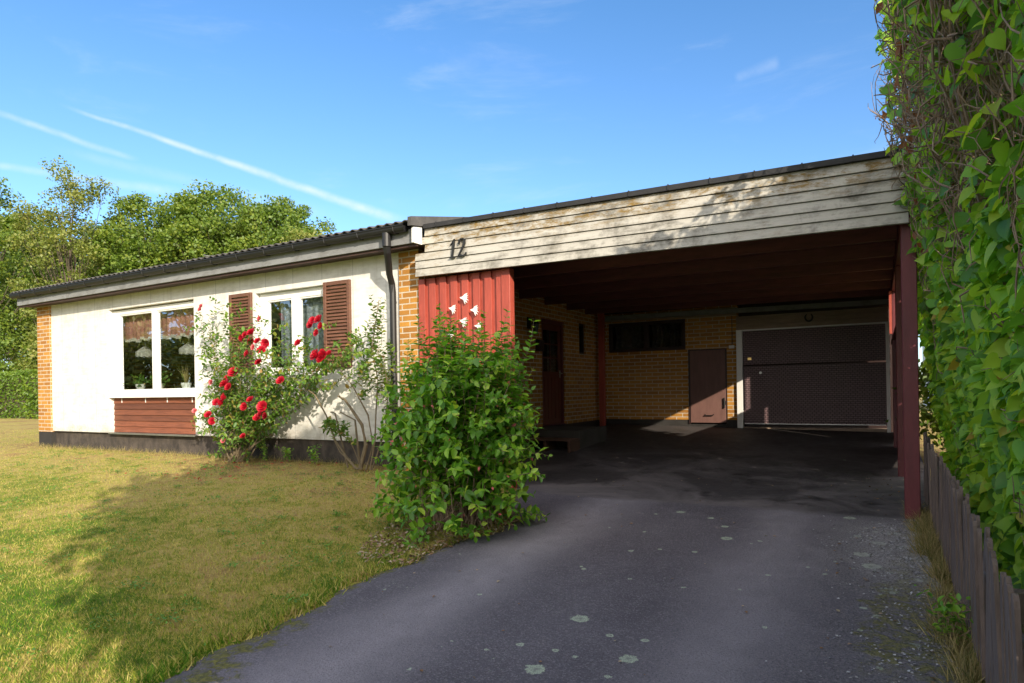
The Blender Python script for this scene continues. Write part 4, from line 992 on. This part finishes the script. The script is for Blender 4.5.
# flower carrying shoots of the long arm
rb2 = at(352, 462, 6.35); g2 = float(ground(rb2[0], 6.35)); b2 = np.array([rb2[0], 6.35, g2])
rose2 = empty('rose_bush', (b2[0], 6.35, g2), 'sparse woody rose bush with bare grey canes beside the downpipe', 'rose bush', 'rose bushes against the white wall')
shoots = []
f = MB()
def cane(pxs, Y0, Y1, r0, leafy=0):
    pts = [at(px, py, Y0+(Y1-Y0)*i_/(len(pxs)-1)) for i_, (px, py) in enumerate(pxs)]
    pts[0][2] = min(pts[0][2], g2+.02)
    f.tube(pts, [r0*(1-.6*i_/(len(pts)-1)) for i_ in range(len(pts))], 7)
    return pts
cane([(356, 463), (345, 455), (335, 440), (326, 415), (315, 395), (300, 384), (285, 378)], 6.35, 6.3, .016)
cane([(360, 463), (366, 445), (362, 425), (352, 410), (345, 400), (338, 396)], 6.35, 6.45, .030)
cane([(360, 432), (355, 420), (340, 412)], 6.4, 6.3, .018)
cane([(347, 408), (335, 413), (330, 412)], 6.4, 6.3, .014)
cane([(366, 463), (373, 445), (368, 415), (360, 400), (352, 385), (340, 370)], 6.35, 6.45, .015)
cane([(370, 462), (375, 440), (376, 410), (378, 380), (372, 350), (376, 320), (379, 300)], 6.35, 6.3, .011)
cane([(362, 462), (350, 440), (336, 432)], 6.35, 6.1, .009)
cane([(358, 463), (340, 452), (332, 436)], 6.3, 6.2, .010)
cane([(372, 463), (385, 430), (388, 390), (383, 355)], 6.35, 6.3, .010)
f.build('canes', 'rose_stem', rose2)
for (pxs) in ([(374, 350), (376, 325), (379, 298)], [(372, 360), (368, 335), (372, 312)], [(378, 390), (372, 365), (366, 345)], [(385, 380), (390, 360), (388, 345)], [(340, 372), (350, 358), (365, 352)], [(350, 385), (362, 370), (368, 360)], [(383, 400), (378, 372), (384, 350)],
              [(345, 365), (330, 358), (318, 360)], [(388, 420), (392, 395), (386, 372)], [(362, 400), (368, 388), (366, 370)], [(336, 432), (332, 425), (330, 418)], [(333, 436), (328, 430), (324, 424)], [(352, 440), (347, 430), (345, 421)], [(360, 350), (352, 340), (357, 328)]):
    for rep in range(3):
        Y = rng.uniform(6.1, 6.5); k = [at(px+rng.normal()*5, py+rng.normal()*4, Y) for px, py in pxs]; shoots.append((k, .003))
shrub(0, 0, 0, shoots, 'rose_leaf', OV, .078, rose2, 'rose_stem', pair=.035, start=.1)

# ------------------------------------------------------------------ trees beyond the house
def tree(name, x, y, Hh, rx, rz, nclump, per, mat, label, seed, lsz=.22, trunk=.22, zc=None, gap=.0, cl=.9, group='trees beyond the house', bare=.0, cat='tree'):
    rg = np.random.default_rng(seed); gz = float(ground(x, y))-.02
    T = empty(name, (x, y, gz), label, cat, group)
    zc = Hh-rz if zc is None else zc; cs = []
    while len(cs) < nclump:
        v = rg.normal(size=3); v /= np.linalg.norm(v); r = rg.uniform(.25, 1)**.5
        p = v*r*[rx, rx, rz]; p[2] += zc
        if p[2] < Hh*.08: continue
        cs.append(p+[x, y, gz])
    cs = np.array(cs); f = MB()
    top = np.array([x+rg.normal()*.3, y, gz+Hh*.8]); tp = [np.array([x, y, gz-.1])+(top-np.array([x, y, gz]))*u+rg.normal(size=3)*[.10, .10, 0]*(u > 0) for u in np.linspace(0, 1, 8)]
    f.tube(tp, [trunk*(1-.85*u) for u in np.linspace(0, 1, 8)], 8)
    for c_ in cs[:int(nclump*.7)]:
        s = np.clip((c_[2]-gz)/Hh*.62, .12, .85); a = tp[0]+(top-tp[0])*s; m_ = (a+c_)/2+[0, 0, -.3]+rg.normal(size=3)*.15
        r0 = trunk*.28*(1-s*.5); f.tube([a, m_, c_], [r0, r0*.55, r0*.2], 5, False)
    f.build('trunk', 'bark', T)
    cr = cl*rg.uniform(.55, 1.25, nclump); n = nclump*per
    ci = np.repeat(np.arange(nclump), per); v = rg.normal(size=(n, 3)); v = norm(v)*(rg.uniform(size=(n, 1))**.38)
    P = cs[ci]+v*cr[ci][:, None]*[1, 1, .62]+rg.normal(size=(n, 3))*.06
    N_ = norm(v+rg.normal(size=(n, 3))*.55+[0, 0, .45]); D = norm(rg.normal(size=(n, 3))+[0, 0, -.25])
    leafobj('crown', P, D, N_, lsz*rg.uniform(.6, 1.3, n), DI, mat, T)
    return T
def tx(px, Y):     # x of a far thing read off the photo column
    return float(at(px, 300, Y)[0])
# (column, distance y, height, rx, rz, clumps, leaves, material, label)
TR = [(-25, 19, 15.5, 4.4, 7.0, 120, 150, 'tree_leaf', 'dark leafy tree at the far left edge of the photo', .24, .9),
      (72, 21, 15.6, 2.9, 6.8, 95, 95, 'tree_leaf_light', 'tall airy light green tree at the left with pale limbs showing', .20, .75),
      (155, 25, 14.3, 3.3, 5.6, 150, 150, 'tree_leaf', 'rounded dark green tree right of the tall airy tree', .25, .95),
      (222, 27, 14.4, 3.8, 5.0, 170, 150, 'tree_leaf', 'broad dense green tree in the middle of the tree line above the roof', .25, 1.0),
      (285, 29, 13.8, 3.2, 4.6, 130, 140, 'tree_leaf', 'bushy green tree near the right end of the tree line', .24, .9),
      (318, 27, 11.0, 2.0, 4.0, 90, 110, 'tree_leaf_light', 'small light green tree at the right end of the tree line', .20, .7),
      (115, 31, 15.5, 4.2, 5.2, 130, 130, 'tree_leaf_dark', 'dark tree filling the gap behind the rounded tree', .3, 1.2),
      (12, 29, 17.5, 4.0, 5.2, 130, 130, 'tree_leaf_dark', 'dark tree behind the airy tree at the left', .3, 1.2),
      (190, 34, 15.6, 4.6, 5.6, 130, 120, 'tree_leaf_dark', 'dark tree at the back behind the broad dense tree', .32, 1.2),
      (45, 26, 15.2, 3.8, 6.4, 130, 120, 'tree_leaf', 'green tree standing close behind the tall airy tree', .26, 1.1),
      (285, 34, 13.0, 4.0, 5.0, 110, 110, 'tree_leaf', 'lower green tree at the far right of the tree line', .26, 1.0),
      (262, 36, 15.0, 4.4, 5.6, 130, 120, 'tree_leaf_dark', 'dark tree at the back behind the bushy tree', .32, 1.2)]
for i_, (px, Y, Hh, rx, rz, nc, per, mt, lab, ls, cl) in enumerate(TR):
    tree('tree', tx(px, Y), Y, Hh, rx, rz, int(nc*1.25), int(per*1.5), mt, lab, 100+i_, ls*.82, .2, cl=cl)
US = [(2, 17.5, 4.6, 2.4, 2.3, 'tree_leaf', 'large green shrub under the trees at the left edge'),
      (60, 19.5, 5.5, 2.4, 2.8, 'tree_leaf_light', 'yellowish shrub just above the left end of the roof'),
      (120, 20.5, 6.2, 2.6, 3.1, 'tree_leaf_light', 'light green shrub below the rounded tree'),
      (-45, 18.5, 6.5, 3.0, 3.2, 'tree_leaf', 'green shrub beyond the left edge of the lawn')]
for i_, (px, Y, Hh, rx, rz, mt, lab) in enumerate(US):
    tree('shrub', tx(px, Y), Y, Hh, rx, rz, 90, 120, mt, lab, 200+i_, .17, .09, zc=rz*.95, cl=.65, group='shrubs beyond the house', cat='shrub')
# clipped hedge beyond the left corner of the house
ch = empty('clipped_hedge', (tx(0, 15.5), 15.5, -.98), 'low clipped yellow-green hedge behind the lawn at the left', 'hedge')
n = 16000; x = rng.uniform(-46, -16.8, n); y = 15.5+rng.normal(0, .0, n)-.15*rng.uniform(0, 1, n)**2; h = rng.uniform(-.98, 1.25, n)+.07*np.sin(x*2.1)
y = 15.2+.12*np.sin(x*1.7)+.1*np.sin(h*4+x)+np.abs(rng.normal(0, .10, n))
topm = rng.uniform(size=n) < .2; y = np.where(topm, rng.uniform(15.2, 16.1, n), y); h = np.where(topm, 1.2+.07*np.sin(x*2.1)+rng.normal(0, .04, n), h)
leafobj('foliage', np.stack([x, y, h], -1), rdir(n)+[0, -.5, 0], rdir(n)+[0, -1, .5], rng.uniform(.10, .17, n), OV, 'clipped_leaf', ch)
f = MB()
for q in range(60):
    xx = -46+29*q/60; f.tube([(xx, 15.7, -1.0), (xx+.1, 15.65, .2), (xx+.2, 15.7, 1.1)], [.03, .02, .008], 5)
f.box(-46, -16.9, 15.5, 15.95, -1.0, 1.0)
f.build('stems', 'bark', ch)
# trees across the road, seen only mirrored in the panes (well behind and left of the viewer)
for i_, (x_, y_, Hh) in enumerate(((-24, -10, 7), (-33, -12, 8), (-43, -11, 9), (-54, -13, 9), (-66, -14, 10), (-28, -18, 9), (-15, -16, 8))):
    tree('street_tree', x_, y_, Hh, 4.2, Hh*.47, 70, 90, 'tree_leaf_light', 'leafy tree across the road, number counted from the far end' if False else
         ['short leafy tree nearest the corner opposite the house', 'leafy tree opposite, second along the road', 'leafy tree opposite, third along the road', 'leafy tree opposite, fourth along the road', 'tall leafy tree farthest along the road opposite', 'leafy tree standing behind the road side row', 'leafy tree opposite nearest the drive'][i_],
         300+i_, .42, .2, cl=1.4, group='trees across the road')
# shrubs beyond the far end of the picket fence, seen past the post
for i_, (x_, y_, Hh, lab) in enumerate(((1.12, 10.4, 1.7, 'light green shrub beyond the carport side, nearest the post'), (2.5, 15.8, 2.1, 'green shrub behind the carport near the neighbour house'))):
    tree('shrub', x_, y_, Hh, .75, Hh*.5, 50, 110, 'clipped_leaf', lab, 400+i_, .085, .03, zc=Hh*.5, cl=.33, group='shrubs right of the carport', cat='shrub')
# neighbour house glimpsed at right
nh = empty('neighbour_house', (7.5, 27, -1), 'white neighbour house with orange tiled roof glimpsed past the right post', 'house')
MB().box(1.6, 14, 24, 32, -1.1, 2.3).build('walls', 'far_wall', nh)
f = MB(); f.prism([(23.4, 2.3), (28, 4.6), (32.6, 2.3)], 0, 1.1, 14.5); f.build('roof', 'tile_red', nh)
for xx in (2.6, 5.4): MB().box(xx, xx+1.1, 23.97, 24.02, .1, 1.3).build('window', 'frame_dark', nh)
# roof antennas behind the ridge
def antenna(px, Y, zb, zt, label, boom):
    x_ = tx(px, Y); A = empty('tv_antenna', (x_, Y, zb), label, 'antenna')
    f = MB(); f.tube([(x_, Y, zb), (x_, Y, zt)], .03, 6); f.build('mast', 'antenna', A)
    if boom:
        f = MB(); f.tube([(x_-.9, Y, zt+.12), (x_+.9, Y, zt-.25)], .02, 5)
        for k in np.linspace(-.85, .85, 9): f.tube([(x_+k, Y-.35+.1*k, zt-.07-k*.2), (x_+k, Y+.35-.1*k, zt-.07-k*.2)], .010, 4)
        f.build('elements', 'antenna', A)
antenna(228, 16.35, .5, 5.35, 'tilted metal aerial standing just above the roof line', True)

# ------------------------------------------------------------------ grass, litter and weeds
rng = np.random.default_rng(77)
def blades(n, sampler, hgt, mat, name, label, cat, bw=1.5):
    x, y = sampler(n); n = len(x); z = ground(x, y)-.012
    P = np.stack([x, y, z], -1); D = norm(np.stack([rng.normal(0, .45, n), rng.normal(0, .45, n), np.full(n, .8)], -1))
    o = leafobj(name, P, D, rdir(n), hgt[0]+(hgt[1]-hgt[0])*rng.uniform(size=n)**1.5, (TB[0]*[bw, 1, 1], TB[1]), mat)
    return tag(o, label, cat, kind='stuff')
def lawn_s(n):
    # density falls with distance from the eye
    th = rng.uniform(R(-8), R(46), n*3)+R(29.64)-R(5); r = 2.2*np.exp(rng.uniform(size=n*3)*math.log(26/2.2))
    x = -np.sin(th)*r; y = np.cos(th)*r
    k = (x < edge_x(y)+.02*rng.normal(size=len(x))) & ~((y > 6.72) & (x > -15.1)) & (y < 15.2) & (y > .3) & (x < -2.5) & (np.abs(x) < 26)
    return x[k], y[k]
blades(190000, lawn_s, (.012, .040), 'grass', 'lawn_grass', 'short patchy green and straw coloured lawn grass', 'grass')
def edge_s(n):
    y = rng.uniform(.8, 6.2, n); x = edge_x(y)+rng.normal(-.03, .05, n); return x, y
blades(5000, edge_s, (.03, .09), 'grass', 'verge_grass', 'grass tufts creeping over the left edge of the driveway', 'grass')
def fence_s(n):
    c = rng.uniform(1.5, 7.4, 60); y = np.repeat(c, n//60)+rng.normal(0, .05, n//60*60); x = np.repeat(rng.uniform(.26, .36, 60), n//60)+rng.normal(0, .03, n//60*60); return np.minimum(x, .37), y
blades(9000, fence_s, (.04, .20), 'straw', 'dry_fence_grass', 'dry straw tufts growing along the foot of the picket fence', 'grass', .38)
def house_s(n):
    x = rng.uniform(-15, -5.6, n); y = 6.74+rng.normal(-.05, .05, n); return x, np.minimum(y, 6.8)
blades(2600, house_s, (.04, .14), 'straw', 'dry_wall_grass', 'dry grass tufts along the dark plinth of the house', 'grass', .6)
nv = 9000; cx_ = np.repeat(rng.uniform(-14, -3, 220), nv//220); cy_ = np.repeat(rng.uniform(1.6, 6.3, 220)**1.0, nv//220); n = len(cx_)
sc_ = np.repeat(rng.uniform(.3, 2.2, 220), nv//220)[:n]; x = cx_+rng.normal(0, .09, n)*sc_; y = cy_+rng.normal(0, .07, n)*sc_; k = x < edge_x(y)-.02; x, y = x[k], y[k]; n = len(x)
o = leafobj('clover', np.stack([x, y, ground(x, y)+rng.uniform(.005, .03, n)], -1), rdir(n)*[1, 1, .3], rdir(n)*.4+[0, 0, 1], rng.uniform(.014, .030, n), OV, 'clover'); tag(o, 'fresh green clover patches low in the dry lawn', 'clover', kind='stuff')
n = 5200; y = np.concatenate([rng.normal(5.75, .40, n//2), rng.uniform(2.2, 6.5, n-n//2)]); y = np.clip(y, 1.6, 6.62); x = .30-np.abs(rng.normal(0, 1, n))*np.where(rng.uniform(size=n) < .5, .16, .30)
k = (x < .33) & (np.sin(x*17+1)*np.sin(y*9+2)+np.sin(x*31)*np.sin(y*23+1)+rng.normal(0, .35, n) > -.1); x, y = x[k], y[k]; n = len(x)
o = leafobj('grit', np.stack([x, y, ground(x, y)+.014+rng.uniform(0, .004, n)], -1), rdir(n)*[1, 1, .25], rdir(n)*.5+[0, 0, 1], rng.uniform(.008, .022, n), DI, 'grit'); tag(o, 'pale loose grit washed against the right edge of the driveway', 'gravel', kind='stuff')
# litter around the bush
n = 1700; a = rng.uniform(0, 6.28, n); r_ = .80*rng.uniform(size=n)**.5
x = -3.3+np.cos(a)*r_*.8; y = 4.7+np.sin(a)*r_*1.2; k = (x < edge_x(y)+.12) & (y < 6.7); x, y = x[k], y[k]; n = len(x)
o = leafobj('leaf_litter', np.stack([x, y, ground(x, y)+.006+rng.uniform(0, .03, n)], -1), rdir(n)*[1, 1, .35], rdir(n)*.5+[0, 0, 1], rng.uniform(.02, .05, n), OV, 'litter'); tag(o, 'dry leaf litter and withered weeds around the foot of the bush', 'leaf litter', kind='stuff')
n = 260; x = rng.uniform(-3.1, .32, n); y = rng.uniform(1.5, 9.5, n)**1.0; x = np.where(rng.uniform(size=n) < .5, rng.normal(.1, .25, n), x); x = np.minimum(x, .36); k = x > edge_x(np.minimum(y, 7)); x, y = x[k], y[k]; n = len(x)
o = leafobj('fallen_leaves', np.stack([x, y, ground(x, y)+.02], -1), rdir(n)*[1, 1, .1], rdir(n)*.3+[0, 0, 1], rng.uniform(.012, .035, n), OV, 'litter'); tag(o, 'tiny dry leaves scattered over the asphalt', 'leaf litter', kind='stuff')
n = 70; x = np.concatenate([rng.normal(-8.2, .7, n//2), rng.normal(-7.3, 1.0, n-n//2)]); y = rng.uniform(5.0, 6.6, n)
o = leafobj('fallen_petals', np.stack([x, y, ground(x, y)+.035], -1), rdir(n)*[1, 1, .1], rdir(n)*.3+[0, 0, 1], rng.uniform(.03, .055, n), OV, 'petal_red'); tag(o, 'red rose petals fallen on the dry grass', 'petals', kind='stuff')
# green weeds at foot of house and pickets
wd = [(-8.0, 6.55), (-7.55, 6.6), (-6.9, 6.5), (.30, 2.6), (.29, 3.9)]
for i_, (x_, y_) in enumerate(wd):
    gz = float(ground(x_, y_)); Wd = empty('weed', (x_, y_, gz), ['upright green weed against the plinth right of the red roses', 'small green weed against the plinth below the shuttered window', 'leafy weed at the foot of the woody rose canes', 'green weed at the foot of the nearest pickets', 'small weed at the foot of the fence, farther along'][i_], 'weed', 'weeds')
    sh = [([np.array([x_, y_, gz])+np.array([rng.normal()*.10*u, -abs(rng.normal())*.05*u, rng.uniform(.15, .32)*u]) for u in (0, .5, 1)], .003) for q in range(7)]
    shrub(0, 0, 0, sh, 'bush_leaf', OV, .05, Wd, pair=.04)
